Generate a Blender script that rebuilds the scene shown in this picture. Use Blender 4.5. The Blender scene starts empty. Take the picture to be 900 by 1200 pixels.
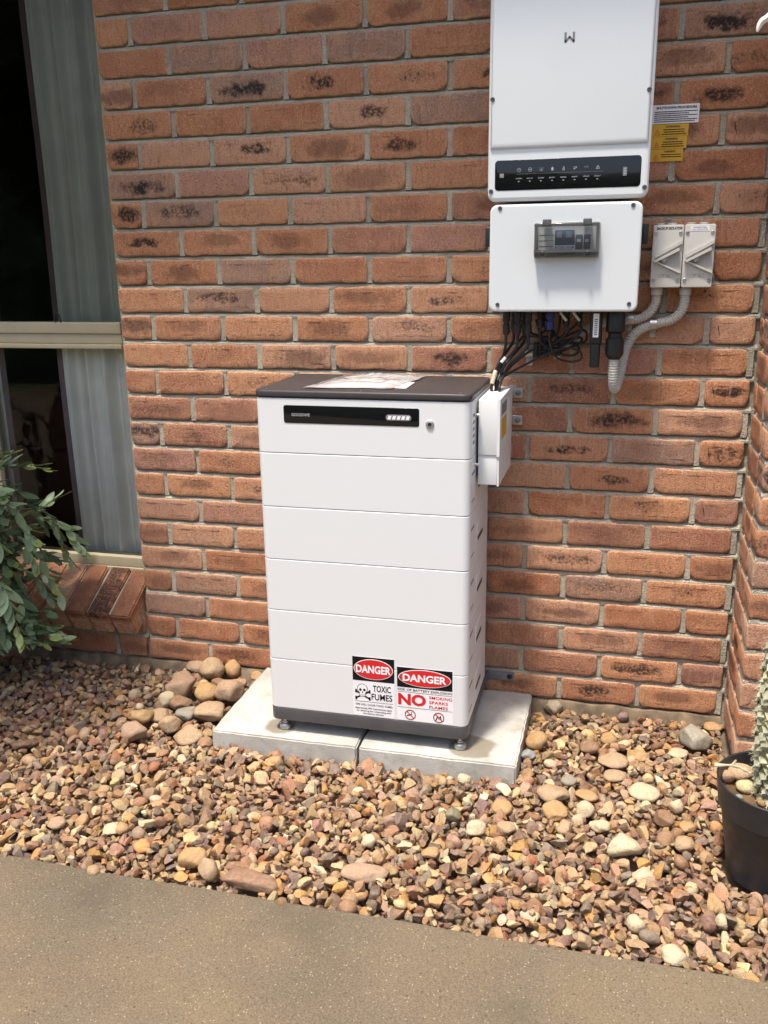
import bpy, bmesh, math, random
import numpy as np
from mathutils import Matrix, Vector, noise as mnoise
random.seed(7); rng = np.random.default_rng(11)
S = bpy.context.scene; COL = S.collection
R_ = math.radians

# ------------------------------------------------------------------ camera
F_PX = 1065.41; CAM = np.array([1.5675, -2.6832, 1.3584])
def _rot(yaw, pitch, roll):
    cy, sy, cp, sp = math.cos(yaw), math.sin(yaw), math.cos(pitch), math.sin(pitch)
    f = np.array([-sy*cp, cy*cp, sp]); r = np.array([cy, sy, 0]); u = np.cross(r, f)
    c, s = math.cos(roll), math.sin(roll)
    return np.array([r*c+u*s, -r*s+u*c, f])
RM = _rot(.2542, -.2716, -.01451)
cd = bpy.data.cameras.new('camera'); cam = bpy.data.objects.new('camera', cd); COL.objects.link(cam)
cd.sensor_fit = 'VERTICAL'; cd.sensor_height = 36; cd.sensor_width = 27; cd.lens = 36*F_PX/1200
cd.clip_start = .05; cd.clip_end = 2000
m = Matrix.Identity(4)
for i in range(3):
    m[i][0], m[i][1], m[i][2], m[i][3] = RM[0][i], RM[1][i], -RM[2][i], CAM[i]
cam.matrix_world = m; S.camera = cam
def ray(u, v): return RM.T @ np.array([(u-450)/F_PX, -(v-600)/F_PX, 1.0])
def onZ(u, v, z): d = ray(u, v); return CAM + d*((z-CAM[2])/d[2])
def onY(u, v, y): d = ray(u, v); return CAM + d*((y-CAM[1])/d[1])

# ------------------------------------------------------------------ light
W = bpy.data.worlds.new('World'); S.world = W; W.use_nodes = True
wn = W.node_tree.nodes; wl = W.node_tree.links
sky = wn.new('ShaderNodeTexSky'); sky.sky_type = 'NISHITA'; sky.sun_disc = False
SUN_T = Vector((.125, .295, -1.02)).normalized()            # direction the light travels
EL = math.asin(-SUN_T.z)
sky.sun_elevation = EL; sky.sun_rotation = math.atan2(-SUN_T.x, -SUN_T.y)
sky.air_density = 1.0; sky.dust_density = 4; sky.ozone_density = 1.0
wn['Background'].inputs['Strength'].default_value = .15
wl.new(sky.outputs[0], wn['Background'].inputs['Color'])
sl = bpy.data.lights.new('sun', 'SUN'); sl.energy = 3.05; sl.angle = R_(6); sl.color = (1, .93, .82)
sun = bpy.data.objects.new('sun', sl); COL.objects.link(sun)
sun.rotation_euler = SUN_T.to_track_quat('-Z', 'Y').to_euler(); sun.location = (-3, -6, 7)
S.view_settings.view_transform = 'Standard'; S.view_settings.look = 'None'
S.view_settings.gamma = 1; S.view_settings.use_curve_mapping = False
S.view_settings.exposure = .82
S.render.engine = 'CYCLES'
S.render.resolution_x = 768; S.render.resolution_y = 1024
S.cycles.max_bounces = 8; S.cycles.transparent_max_bounces = 12

# ------------------------------------------------------------------ materials
def newmat(name):
    M = bpy.data.materials.new(name); M.use_nodes = True
    return M, M.node_tree.nodes, M.node_tree.links, M.node_tree.nodes['Principled BSDF']
def nd(N, t, **kw):
    n = N.new(t)
    for k, v in kw.items():
        if k in n.inputs: n.inputs[k].default_value = v
        else: setattr(n, k, v)
    return n
def mix(N, L, fac, a, b, mode='MIX'):
    n = N.new('ShaderNodeMix'); n.data_type = 'RGBA'; n.blend_type = mode
    for sock, val in ((0, fac), (6, a), (7, b)):
        if hasattr(val, 'is_linked') or isinstance(val, bpy.types.NodeSocket): L.new(val, n.inputs[sock])
        elif sock: n.inputs[sock].default_value = (*val[:3], 1)
        else: n.inputs[sock].default_value = val
    return n.outputs[2]
def math_(N, L, op, a, b=None, c=None, clamp=False):
    n = N.new('ShaderNodeMath'); n.operation = op; n.use_clamp = clamp
    for i, v in enumerate((a, b, c)):
        if v is None: continue
        if isinstance(v, bpy.types.NodeSocket): L.new(v, n.inputs[i])
        else: n.inputs[i].default_value = v
    return n.outputs[0]
def maprange(N, L, v, a, b, c=0, d=1, smooth=True):
    n = N.new('ShaderNodeMapRange'); n.interpolation_type = 'SMOOTHSTEP' if smooth else 'LINEAR'
    L.new(v, n.inputs[0])
    for i, x in zip((1, 2, 3, 4), (a, b, c, d)): n.inputs[i].default_value = x
    return n.outputs[0]
def noise_(N, L, vec, scale, detail=4, rough=.55):
    n = nd(N, 'ShaderNodeTexNoise', Scale=scale, Detail=detail, Roughness=rough)
    if vec is not None: L.new(vec, n.inputs['Vector'])
    return n.outputs['Fac']
def bump_(N, L, B, h, strength, dist):
    n = nd(N, 'ShaderNodeBump', Strength=strength, Distance=dist)
    L.new(h, n.inputs['Height']); L.new(n.outputs[0], B.inputs['Normal'])
def simple(name, col, rough=.5, metal=0, var=.06, rvar=.06, bump=0, bscale=200, spec=.5, coat=0):
    M, N, L, B = newmat(name)
    tc = N.new('ShaderNodeTexCoord')
    f = noise_(N, L, tc.outputs['Object'], 18, 5)
    a = [max(0, c*(1-var)) for c in col]; b = [min(1, c*(1+var)) for c in col]
    L.new(mix(N, L, maprange(N, L, f, .3, .7), a, b), B.inputs['Base Color'])
    f2 = noise_(N, L, tc.outputs['Object'], 40, 4)
    L.new(maprange(N, L, f2, .3, .7, max(0, rough-rvar), min(1, rough+rvar)), B.inputs['Roughness'])
    B.inputs['Metallic'].default_value = metal; B.inputs['Specular IOR Level'].default_value = spec
    if coat: B.inputs['Coat Weight'].default_value = coat; B.inputs['Coat Roughness'].default_value = .08
    if bump: bump_(N, L, B, noise_(N, L, tc.outputs['Object'], bscale, 3), bump, .001)
    return M
def brick_mat():
    M, N, L, B = newmat('fired_clay_brick')
    tc = N.new('ShaderNodeTexCoord'); oi = N.new('ShaderNodeObjectInfo')
    rnd = oi.outputs['Random']
    off = nd(N, 'ShaderNodeVectorMath', operation='MULTIPLY_ADD')
    comb = N.new('ShaderNodeCombineXYZ')
    for i, k in enumerate((37., 91., 53.)): L.new(math_(N, L, 'MULTIPLY', rnd, k), comb.inputs[i])
    add = nd(N, 'ShaderNodeVectorMath', operation='ADD')
    L.new(tc.outputs['Object'], add.inputs[0]); L.new(comb.outputs[0], add.inputs[1])
    vec = add.outputs[0]; N.remove(off)
    def rr(k): return math_(N, L, 'FRACT', math_(N, L, 'MULTIPLY', rnd, k))
    ramp = N.new('ShaderNodeValToRGB'); L.new(rnd, ramp.inputs[0])
    cols = [(.46, .20, .108), (.55, .275, .16), (.36, .165, .11), (.58, .32, .205), (.49, .21, .105), (.36, .225, .17), (.52, .235, .125), (.45, .23, .17),
            (.59, .285, .15), (.40, .178, .115), (.50, .27, .18), (.43, .172, .088)]
    ramp.color_ramp.interpolation = 'CONSTANT'
    while len(ramp.color_ramp.elements) < len(cols): ramp.color_ramp.elements.new(.5)
    for k, (e, c) in enumerate(zip(ramp.color_ramp.elements, cols)): e.position = k/len(cols); e.color = (*c, 1)
    n1 = noise_(N, L, vec, 14, 6, .6)
    c = mix(N, L, maprange(N, L, n1, .35, .7), ramp.outputs[0], (.60, .31, .17), 'MIX')
    c2 = mix(N, L, .55, ramp.outputs[0], c)
    n2 = noise_(N, L, vec, 260, 3, .7)
    c2 = mix(N, L, maprange(N, L, n2, .30, .50, .85, 0), c2, (.19, .075, .045))          # sandy pits
    c2 = mix(N, L, maprange(N, L, noise_(N, L, vec, 230, 3, .65), .56, .70, 0, .75), c2, (.68, .48, .34))
    mpv = nd(N, 'ShaderNodeMapping'); mpv.inputs['Scale'].default_value = (150, 60, 22); L.new(vec, mpv.inputs[0])
    c2 = mix(N, L, maprange(N, L, noise_(N, L, mpv.outputs[0], 1, 4, .65), .50, .72, 0, .55), c2, (.27, .12, .075))
    # kiln burn: dark speckled flash in the middle of some faces
    sep = N.new('ShaderNodeSeparateXYZ'); L.new(tc.outputs['Object'], sep.inputs[0])
    wob = math_(N, L, 'MULTIPLY_ADD', noise_(N, L, vec, 34, 5, .65), 2.7, -1.3)
    ex = math_(N, L, 'POWER', math_(N, L, 'ABSOLUTE', math_(N, L, 'DIVIDE', math_(N, L, 'MULTIPLY_ADD', rr(3.3), -.044, math_(N, L, 'ADD', sep.outputs[0], .022)), math_(N, L, 'MULTIPLY_ADD', rr(17.9), .05, .058))), 2.2)
    ez = math_(N, L, 'POWER', math_(N, L, 'ABSOLUTE', math_(N, L, 'DIVIDE', math_(N, L, 'MULTIPLY_ADD', rr(23.1), -.014, math_(N, L, 'ADD', sep.outputs[2], .007)), math_(N, L, 'MULTIPLY_ADD', rr(29.7), .014, .017))), 2.0)
    ell = math_(N, L, 'ADD', math_(N, L, 'ADD', ex, ez), wob)
    ring = maprange(N, L, ell, .15, 1.25, 1, 0)
    halo_on = maprange(N, L, rr(7.31), .35, .95)
    halo = math_(N, L, 'MULTIPLY', math_(N, L, 'MULTIPLY', ring, halo_on), .55)
    c3 = mix(N, L, halo, c2, (.10, .045, .035))
    speck = maprange(N, L, math_(N, L, 'ADD', noise_(N, L, vec, 130, 4, .7), math_(N, L, 'MULTIPLY_ADD', rr(41.3), .2, -.08)), .47, .58)
    burn_on = maprange(N, L, rr(13.7), .50, .95)
    core = maprange(N, L, ell, .05, .85, 1, 0)
    burn = math_(N, L, 'MULTIPLY', math_(N, L, 'MULTIPLY', core, burn_on), math_(N, L, 'MULTIPLY_ADD', speck, .75, .2))
    c4 = mix(N, L, burn, c3, (.022, .019, .018))
    # mortar smears and lime bloom
    mp = nd(N, 'ShaderNodeMapping'); mp.inputs['Scale'].default_value = (60, 20, 9); L.new(vec, mp.inputs[0])
    sm = math_(N, L, 'MULTIPLY', maprange(N, L, noise_(N, L, mp.outputs[0], 1, 4, .6), .60, .72), maprange(N, L, rr(5.77), .55, .8))
    c5 = mix(N, L, math_(N, L, 'MULTIPLY', sm, .38), c4, (.62, .48, .37))
    edge = math_(N, L, 'MAXIMUM', maprange(N, L, math_(N, L, 'ABSOLUTE', sep.outputs[2]), .029, .038), maprange(N, L, math_(N, L, 'ABSOLUTE', sep.outputs[0]), .104, .115))
    dust = math_(N, L, 'MULTIPLY', edge, maprange(N, L, noise_(N, L, vec, 60, 5, .65), .36, .60, 0, .72))
    c6 = mix(N, L, dust, c5, (.62, .44, .30))
    L.new(c6, B.inputs['Base Color']); B.inputs['Roughness'].default_value = .88; B.inputs['Specular IOR Level'].default_value = .25
    mp2 = nd(N, 'ShaderNodeMapping'); mp2.inputs['Scale'].default_value = (1, 1, .35); L.new(vec, mp2.inputs[0])
    h = math_(N, L, 'MULTIPLY_ADD', noise_(N, L, mp2.outputs[0], 60, 5, .65), 1.3, math_(N, L, 'ADD', n2, math_(N, L, 'MULTIPLY', burn, -.5)))
    bump_(N, L, B, h, 1.0, .0045)
    return M
def mortar_mat():
    M, N, L, B = newmat('lime_mortar'); tc = N.new('ShaderNodeTexCoord'); v = tc.outputs['Object']
    c = mix(N, L, maprange(N, L, noise_(N, L, v, 9, 6), .3, .7), (.40, .36, .285), (.57, .52, .415))
    c = mix(N, L, maprange(N, L, noise_(N, L, v, 300, 2), .35, .5, .5, 0), c, (.22, .195, .16))
    L.new(c, B.inputs['Base Color']); B.inputs['Roughness'].default_value = .95; B.inputs['Specular IOR Level'].default_value = .2
    bump_(N, L, B, math_(N, L, 'ADD', noise_(N, L, v, 60, 5), noise_(N, L, v, 350, 2)), 1, .006); return M
def concrete_path_mat():
    M, N, L, B = newmat('aged_brown_concrete'); tc = N.new('ShaderNodeTexCoord'); v = tc.outputs['Object']
    c = mix(N, L, maprange(N, L, noise_(N, L, v, 1.6, 6), .36, .64), (.108, .084, .056), (.180, .132, .078))
    c = mix(N, L, maprange(N, L, noise_(N, L, v, 7, 5), .35, .75, 0, .5), c, (.135, .112, .082))
    vo = nd(N, 'ShaderNodeTexVoronoi', Scale=170); L.new(v, vo.inputs['Vector'])
    sepc = N.new('ShaderNodeSeparateColor'); L.new(vo.outputs['Color'], sepc.inputs[0])
    dot = maprange(N, L, vo.outputs['Distance'], .18, .34, 1, 0)
    lightd = math_(N, L, 'MULTIPLY', dot, maprange(N, L, sepc.outputs[0], .80, .9))
    darkd = math_(N, L, 'MULTIPLY', dot, maprange(N, L, sepc.outputs[1], .84, .93))
    c = mix(N, L, maprange(N, L, noise_(N, L, v, 240, 3, .7), .3, .7, 0, 1), mix(N, L, .35, c, (.055, .043, .03)), mix(N, L, .25, c, (.32, .265, .19)))
    c = mix(N, L, math_(N, L, 'MULTIPLY', lightd, .55), c, (.50, .42, .30)); c = mix(N, L, math_(N, L, 'MULTIPLY', darkd, .8), c, (.05, .042, .035))
    vo2 = nd(N, 'ShaderNodeTexVoronoi', Scale=34); L.new(v, vo2.inputs['Vector'])
    s2 = N.new('ShaderNodeSeparateColor'); L.new(vo2.outputs['Color'], s2.inputs[0])
    big = math_(N, L, 'MULTIPLY', maprange(N, L, vo2.outputs['Distance'], .06, .11, 1, 0), maprange(N, L, s2.outputs[2], .82, .9))
    c = mix(N, L, math_(N, L, 'MULTIPLY', big, .75), c, (.055, .045, .035))
    st = maprange(N, L, noise_(N, L, v, 2.3, 5, .65), .54, .70, 0, .42)
    c = mix(N, L, st, c, (.075, .062, .045))
    L.new(c, B.inputs['Base Color']); B.inputs['Roughness'].default_value = .85; B.inputs['Specular IOR Level'].default_value = .3
    bump_(N, L, B, noise_(N, L, v, 260, 3, .7), .6, .002); return M
def paver_mat():
    M, N, L, B = newmat('pale_cast_concrete'); tc = N.new('ShaderNodeTexCoord'); v = tc.outputs['Object']
    c = mix(N, L, maprange(N, L, noise_(N, L, v, 5, 6), .3, .7), (.36, .35, .32), (.53, .515, .475))
    c = mix(N, L, maprange(N, L, noise_(N, L, v, 22, 5, .7), .48, .72, 0, .6), c, (.30, .27, .22))
    c = mix(N, L, maprange(N, L, noise_(N, L, v, 180, 2), .68, .74, 0, .8), c, (.2, .18, .15))
    # damp brown ring stains round the feet
    for fx, fy, fr_ in ((.640, -.378, .0), (1.215, -.372, .022)):
        d = nd(N, 'ShaderNodeVectorMath', operation='DISTANCE'); d.inputs[1].default_value = (fx, fy, .01); L.new(v, d.inputs[0])
        dd = math_(N, L, 'ADD', d.outputs['Value'], math_(N, L, 'MULTIPLY_ADD', noise_(N, L, v, 16, 3), .05, -.025))
        c = mix(N, L, maprange(N, L, dd, .034+fr_, .052+fr_, .75, 0), c, (.17, .14, .095))
    L.new(c, B.inputs['Base Color']); B.inputs['Roughness'].default_value = .85; B.inputs['Specular IOR Level'].default_value = .3
    bump_(N, L, B, math_(N, L, 'ADD', noise_(N, L, v, 30, 5), noise_(N, L, v, 260, 2)), .5, .002); return M
def stone_mat(name, attr=True, col=(.4, .28, .18)):
    M, N, L, B = newmat(name); tc = N.new('ShaderNodeTexCoord'); v = tc.outputs['Object']
    if attr:
        a = N.new('ShaderNodeAttribute'); a.attribute_name = 'stone_colour'; base = a.outputs['Color']
    else:
        rgb = N.new('ShaderNodeRGB'); rgb.outputs[0].default_value = (*col, 1); base = rgb.outputs[0]
    n1 = noise_(N, L, v, 45, 5, .65)
    c = mix(N, L, maprange(N, L, n1, .35, .7, 0, .45), base, mix(N, L, .5, base, (.62, .52, .40)))
    c = mix(N, L, maprange(N, L, noise_(N, L, v, 55, 6, .72), .50, .68, 0, .42), c, mix(N, L, .7, base, (.12, .065, .045)))
    c = mix(N, L, maprange(N, L, noise_(N, L, v, 420, 2), .35, .48, .35, 0), c, (.11, .075, .055))
    L.new(c, B.inputs['Base Color']); B.inputs['Roughness'].default_value = .8; B.inputs['Specular IOR Level'].default_value = .3
    bump_(N, L, B, math_(N, L, 'MULTIPLY_ADD', noise_(N, L, v, 70, 6, .7), 2.2, noise_(N, L, v, 420, 2)), .8, .003); return M
def glass_mat(name, tint, refl=.12, rough=.02, body=None, bodyfac=0, ior=1.5):
    M, N, L, B = newmat(name); N.remove(B); out = N['Material Output']
    tr = nd(N, 'ShaderNodeBsdfTransparent'); tr.inputs[0].default_value = (*tint, 1)
    gl = nd(N, 'ShaderNodeBsdfGlossy'); gl.inputs['Roughness'].default_value = rough
    fr = nd(N, 'ShaderNodeFresnel'); fr.inputs[0].default_value = ior
    tc = N.new('ShaderNodeTexCoord')
    bmp = nd(N, 'ShaderNodeBump', Strength=.15, Distance=.001); L.new(noise_(N, L, tc.outputs['Object'], 6, 2), bmp.inputs['Height'])
    L.new(bmp.outputs[0], gl.inputs['Normal'])
    cur = tr.outputs[0]
    if bodyfac:
        df = nd(N, 'ShaderNodeBsdfDiffuse'); df.inputs[0].default_value = (*body, 1)
        mb = N.new('ShaderNodeMixShader'); mb.inputs[0].default_value = bodyfac
        L.new(cur, mb.inputs[1]); L.new(df.outputs[0], mb.inputs[2]); cur = mb.outputs[0]
    mx = N.new('ShaderNodeMixShader')
    L.new(math_(N, L, 'MULTIPLY_ADD', fr.outputs[0], 1, refl-.04, clamp=True), mx.inputs[0])
    L.new(cur, mx.inputs[1]); L.new(gl.outputs[0], mx.inputs[2]); L.new(mx.outputs[0], out.inputs[0]); return M
def leaf_mat(name, c0, c1):
    M, N, L, B = newmat(name); oi = N.new('ShaderNodeObjectInfo'); tc = N.new('ShaderNodeTexCoord')
    geo = N.new('ShaderNodeNewGeometry')
    r = math_(N, L, 'FRACT', math_(N, L, 'ADD', oi.outputs['Random'], geo.outputs['Random Per Island']))
    c = mix(N, L, r, c0, c1)
    c = mix(N, L, maprange(N, L, noise_(N, L, tc.outputs['Object'], 60, 3), .4, .7, 0, .35), c, (.10, .13, .05))
    L.new(c, B.inputs['Base Color']); B.inputs['Roughness'].default_value = .42; B.inputs['Specular IOR Level'].default_value = .4
    B.inputs['Subsurface Weight'].default_value = 0
    try: B.inputs['Transmission Weight'].default_value = 0
    except Exception: pass
    return M
def curtain_mat():
    M, N, L, B = newmat('woven_curtain'); tc = N.new('ShaderNodeTexCoord'); v = tc.outputs['Object']
    c = mix(N, L, maprange(N, L, noise_(N, L, v, 12, 4), .3, .7), (.78, .765, .70), (.86, .845, .78))
    w = nd(N, 'ShaderNodeTexWave', Scale=320); L.new(v, w.inputs['Vector'])
    c = mix(N, L, .12, c, w.outputs['Color'], 'MULTIPLY')
    L.new(c, B.inputs['Base Color']); B.inputs['Roughness'].default_value = .95; B.inputs['Specular IOR Level'].default_value = .1
    return M

MT = {}
MT['brick'] = brick_mat(); MT['mortar'] = mortar_mat(); MT['path'] = concrete_path_mat(); MT['paver'] = paver_mat()
MT['footing'] = simple('dirty_footing_mortar', (.165, .122, .08), .95, var=.45, bump=1, bscale=90)
MT['gravel'] = stone_mat('river_gravel')
MT['soil'] = simple('dry_soil', (.15, .105, .07), .95, var=.3, bump=1, bscale=90)
MT['lawn'] = simple('dry_grass_ground', (.10, .12, .045), .95, var=.35, bump=1, bscale=40)
MT['case'] = simple('white_powder_coat', (.715, .728, .732), .36, var=.001, rvar=.001)
MT['case2'] = simple('white_gloss_cover', (.66, .69, .705), .13, var=.002, rvar=.01)
MT['lid'] = simple('dark_grey_powder_coat', (.050, .045, .046), .42, var=.05, rvar=.03, spec=.3)
MT['basegrey'] = simple('charcoal_steel', (.075, .075, .078), .5, var=.08)
MT['glossblack'] = simple('black_acrylic', (.006, .006, .007), .07, var=.1)
MT['black'] = simple('black_plastic', (.014, .014, .015), .45, var=.15)
MT['rubber'] = simple('black_cable_sheath', (.012, .012, .013), .5, var=.2)
MT['potblack'] = simple('matt_black_plastic', (.022, .023, .025), .48, var=.25, bump=.2, bscale=120)
MT['steel'] = simple('zinc_plated_steel', (.52, .52, .50), .38, metal=.9, var=.15)
MT['greysteel'] = simple('galvanised_strap', (.20, .21, .24), .5, metal=.6, var=.15)
MT['conduit'] = simple('grey_pvc', (.50, .49, .45), .42, var=.05)
MT['isolator'] = simple('grey_switch_plastic', (.52, .505, .465), .40, var=.03)
MT['isodark'] = simple('recess_grey_plastic', (.36, .35, .325), .5, var=.05)
MT['frame'] = simple('primrose_aluminium', (.47, .405, .275), .36, var=.04)
MT['white'] = simple('white_print', (.82, .82, .84), .45, var=.02)
MT['ink'] = simple('black_print', (.008, .008, .008), .6, var=.05, spec=.15)
MT['red'] = simple('red_print', (.62, .018, .022), .45, var=.04)
MT['yellow'] = simple('yellow_label', (.62, .36, .02), .5, var=.05)
MT['greyink'] = simple('grey_print', (.20, .20, .21), .5, var=.05)
MT['paleink'] = simple('pale_screen_print', (.36, .38, .41), .5, var=.05)
MT['blue'] = simple('blue_plastic', (.02, .03, .16), .4, var=.1)
MT['bluegrey'] = simple('slate_breaker_plastic', (.04, .055, .09), .4, var=.1)
MT['lever'] = simple('pale_blue_lever', (.42, .5, .58), .4, var=.05)
MT['pane'] = glass_mat('clear_glass', (.98, .99, .985), .04, ior=1.26)
MT['screenpane'] = glass_mat('tinted_glass', (.80, .82, .80), .04, ior=1.26)
MT['smoke'] = glass_mat('smoked_polycarbonate', (.84, .86, .88), .05, .08, (.20, .205, .21), .09)
MT['bag'] = glass_mat('clear_plastic_film', (.92, .93, .95), .20, .14, (.80, .81, .84), .62)
MT['paper'] = simple('white_paper', (.78, .78, .76), .7, var=.02)
MT['curtain'] = curtain_mat()
MT['hem'] = simple('mauve_curtain_lining', (.20, .14, .145), .9, var=.1)
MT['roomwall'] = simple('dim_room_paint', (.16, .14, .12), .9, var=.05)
MT['leather'] = simple('brown_leather', (.10, .035, .02), .45, var=.2, bump=.3, bscale=80)
MT['leaf'] = leaf_mat('waxy_green_leaf', (.10, .16, .075), (.27, .35, .19))
MT['leafy'] = leaf_mat('sunlit_yellow_leaf', (.24, .30, .08), (.33, .38, .14))  # sunlight on the plant's leaves painted in as a yellower green
MT['stem'] = simple('green_brown_stem', (.10, .11, .05), .7, var=.2)
MT['bark'] = simple('grey_bark', (.13, .10, .075), .9, var=.3, bump=1, bscale=60)
MT['cactus'] = simple('grey_green_cactus', (.20, .21, .10), .7, var=.2)
MT['tubercle'] = simple('white_woolly_cactus', (.43, .43, .29), .8, var=.4)
MT['spine'] = simple('straw_spine', (.62, .58, .44), .6, var=.15)
MT['potsoil'] = simple('potting_mix', (.13, .075, .035), .95, var=.4, bump=1, bscale=150)
MT['twig'] = simple('bleached_twig', (.52, .42, .30), .8, var=.2)
MT['dryleaf'] = simple('bleached_dry_leaf', (.72, .66, .58), .6, var=.1)
MT['soffit'] = simple('cream_eave_paint', (.66, .63, .56), .7, var=.03)
MT['roof'] = simple('brown_roof_tile', (.16, .08, .05), .8, var=.15)
MT['copper'] = simple('copper_wire_end', (.5, .42, .3), .4, var=.1)

# ------------------------------------------------------------------ builders
WMX = {}
def wm(o): return WMX.get(o.name, Matrix.Identity(4))
def link(o, parent=None, loc=None, rot=None):
    COL.objects.link(o)
    M = Matrix.Translation(loc) if loc is not None else Matrix.Identity(4)
    if rot is not None: M = M @ rot
    WMX[o.name] = M
    if parent is not None:
        o.parent = parent; o.matrix_basis = wm(parent).inverted() @ M
    else: o.matrix_basis = M
    return o
def tag(o, label=None, cat=None, group=None, kind=None):
    if label: o['label'] = label
    if cat: o['category'] = cat
    if group: o['group'] = group
    if kind: o['kind'] = kind
    return o
def thing(name, label, cat, loc, group=None):
    o = bpy.data.objects.new(name, None); o.empty_display_size = .05
    link(o, None, loc); return tag(o, label, cat, group)
class B:
    def __init__(s): s.v = []; s.f = []
    def add(s, v, f):
        n = len(s.v); s.v += [tuple(map(float, p)) for p in v]; s.f += [tuple(i+n for i in q) for q in f]; return s
    def box(s, x0, x1, y0, y1, z0, z1):
        v = [(x, y, z) for x in (x0, x1) for y in (y0, y1) for z in (z0, z1)]
        return s.add(v, [(0, 1, 3, 2), (4, 6, 7, 5), (0, 4, 5, 1), (2, 3, 7, 6), (0, 2, 6, 4), (1, 5, 7, 3)])
    def loft(s, rings, cap0=True, cap1=True):
        n = len(rings[0]); v = [p for r in rings for p in r]; f = []
        for i in range(len(rings)-1):
            for j in range(n):
                k = (j+1) % n; f.append((i*n+j, i*n+k, (i+1)*n+k, (i+1)*n+j))
        if cap0: f.append(tuple(range(n))[::-1])
        if cap1: f.append(tuple(range((len(rings)-1)*n, len(rings)*n)))
        return s.add(v, f)
    def rprism(s, a0, a1, b0, b1, h0, h1, r=.01, bev=.003, axis='y', n=5, bev0=0, bs=3):
        """rounded rectangle a x b, extruded from h0 to h1; bevel at h1 end (and bev0 at h0 end)"""
        def outline(ins):
            rr = max(r-ins, .0002); o = []
            for cx, cy, t0 in ((a1-r, b1-r, 0), (a0+r, b1-r, 90), (a0+r, b0+r, 180), (a1-r, b0+r, 270)):
                for i in range(n+1):
                    t = R_(t0+90*i/n); o.append((cx+rr*math.cos(t), cy+rr*math.sin(t)))
            return o
        sg = 1 if h1 > h0 else -1; st = []
        if bev0: st += [(bev0*(1-math.sin(t)), h0+sg*bev0*(1-math.cos(t))) for t in [R_(90*i/bs) for i in range(bs)]]
        st.append((0, h0+sg*bev0)); 
        st.append((0, h1-sg*bev)) if bev else st.append((0, h1))
        if bev: st += [(bev*(1-math.cos(t)), h1-sg*bev*(1-math.sin(t))) for t in [R_(90*i/bs) for i in range(1, bs+1)]]
        mp = {'y': lambda a, b, h: (a, h, b), 'z': lambda a, b, h: (a, b, h), 'x': lambda a, b, h: (h, a, b)}[axis]
        return s.loft([[mp(a, b, h) for a, b in outline(i)] for i, h in st])
    def cyl(s, p0, p1, r0, r1=None, n=16):
        r1 = r0 if r1 is None else r1
        return s.tube([p0, p1], [r0, r1], n)
    def tube(s, path, rad, n=10, cap=True):
        P = [Vector(p) for p in path]; rings = []
        up = None
        for i, p in enumerate(P):
            t = (P[min(i+1, len(P)-1)]-P[max(i-1, 0)]).normalized()
            if up is None:
                up = t.cross(Vector((.31, .87, .4))).normalized()
            else:
                up = (up - t*up.dot(t)); up = up.normalized() if up.length > 1e-6 else t.orthogonal().normalized()
            w = t.cross(up); r = rad[i] if hasattr(rad, '__len__') else rad
            rings.append([p+(up*math.cos(a)+w*math.sin(a))*r for a in [2*math.pi*k/n for k in range(n)]])
        return s.loft(rings, cap, cap)
    def lathe(s, c, prof, n=32, axis='z', cap=True):
        mp = {'z': lambda r, h, a: (c[0]+r*math.cos(a), c[1]+r*math.sin(a), c[2]+h),
              'y': lambda r, h, a: (c[0]+r*math.cos(a), c[1]+h, c[2]+r*math.sin(a))}[axis]
        return s.loft([[mp(r, h, 2*math.pi*k/n) for k in range(n)] for r, h in prof], cap, cap)
    def stroke(s, pts, w, y, closed=False, t=.0003):
        """flat printed stroke in the XZ plane at depth y"""
        pts = list(pts)+([pts[0]] if closed else [])
        for (xa, za), (xb, zb) in zip(pts[:-1], pts[1:]):
            d = Vector((xb-xa, zb-za)); l = d.length
            if l < 1e-9: continue
            d /= l; nx, nz = -d.y*w/2, d.x*w/2; ex, ez = d.x*w*.3, d.y*w*.3
            q = [(xa-ex+nx, za-ez+nz), (xa-ex-nx, za-ez-nz), (xb+ex-nx, zb+ez-nz), (xb+ex+nx, zb+ez+nz)]
            s.add([(a, y, b) for a, b in q]+[(a, y+t, b) for a, b in q], [(0, 1, 2, 3), (7, 6, 5, 4), (0, 4, 5, 1), (1, 5, 6, 2), (2, 6, 7, 3), (3, 7, 4, 0)])
        return s
    def ellipse(s, cx, cz, rx, rz, y, t=.0003, n=40):
        a = [(cx+rx*math.cos(2*math.pi*k/n), cz+rz*math.sin(2*math.pi*k/n)) for k in range(n)]
        return s.loft([[(p, y+t, q) for p, q in a], [(p, y, q) for p, q in a]])
    def mesh(s, name, mat=None, smooth=None, fix=True):
        me = bpy.data.meshes.new(name); me.from_pydata(s.v, [], s.f)
        if mat is not None: me.materials.append(MT[mat] if isinstance(mat, str) else mat)
        if fix:
            bm = bmesh.new(); bm.from_mesh(me); bmesh.ops.recalc_face_normals(bm, faces=bm.faces); bm.to_mesh(me); bm.free()
        if smooth is not None:
            me.polygons.foreach_set('use_smooth', [True]*len(me.polygons))
            if smooth < 179: me.set_sharp_from_angle(angle=R_(smooth))
        me.update(); return me
    def obj(s, name, mat, parent=None, smooth=35, origin=None):
        if origin is not None:
            s.v = [(a-origin[0], b-origin[1], c-origin[2]) for a, b, c in s.v]
        o = bpy.data.objects.new(name, s.mesh(name, mat, smooth)); return link(o, parent, origin)
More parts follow.
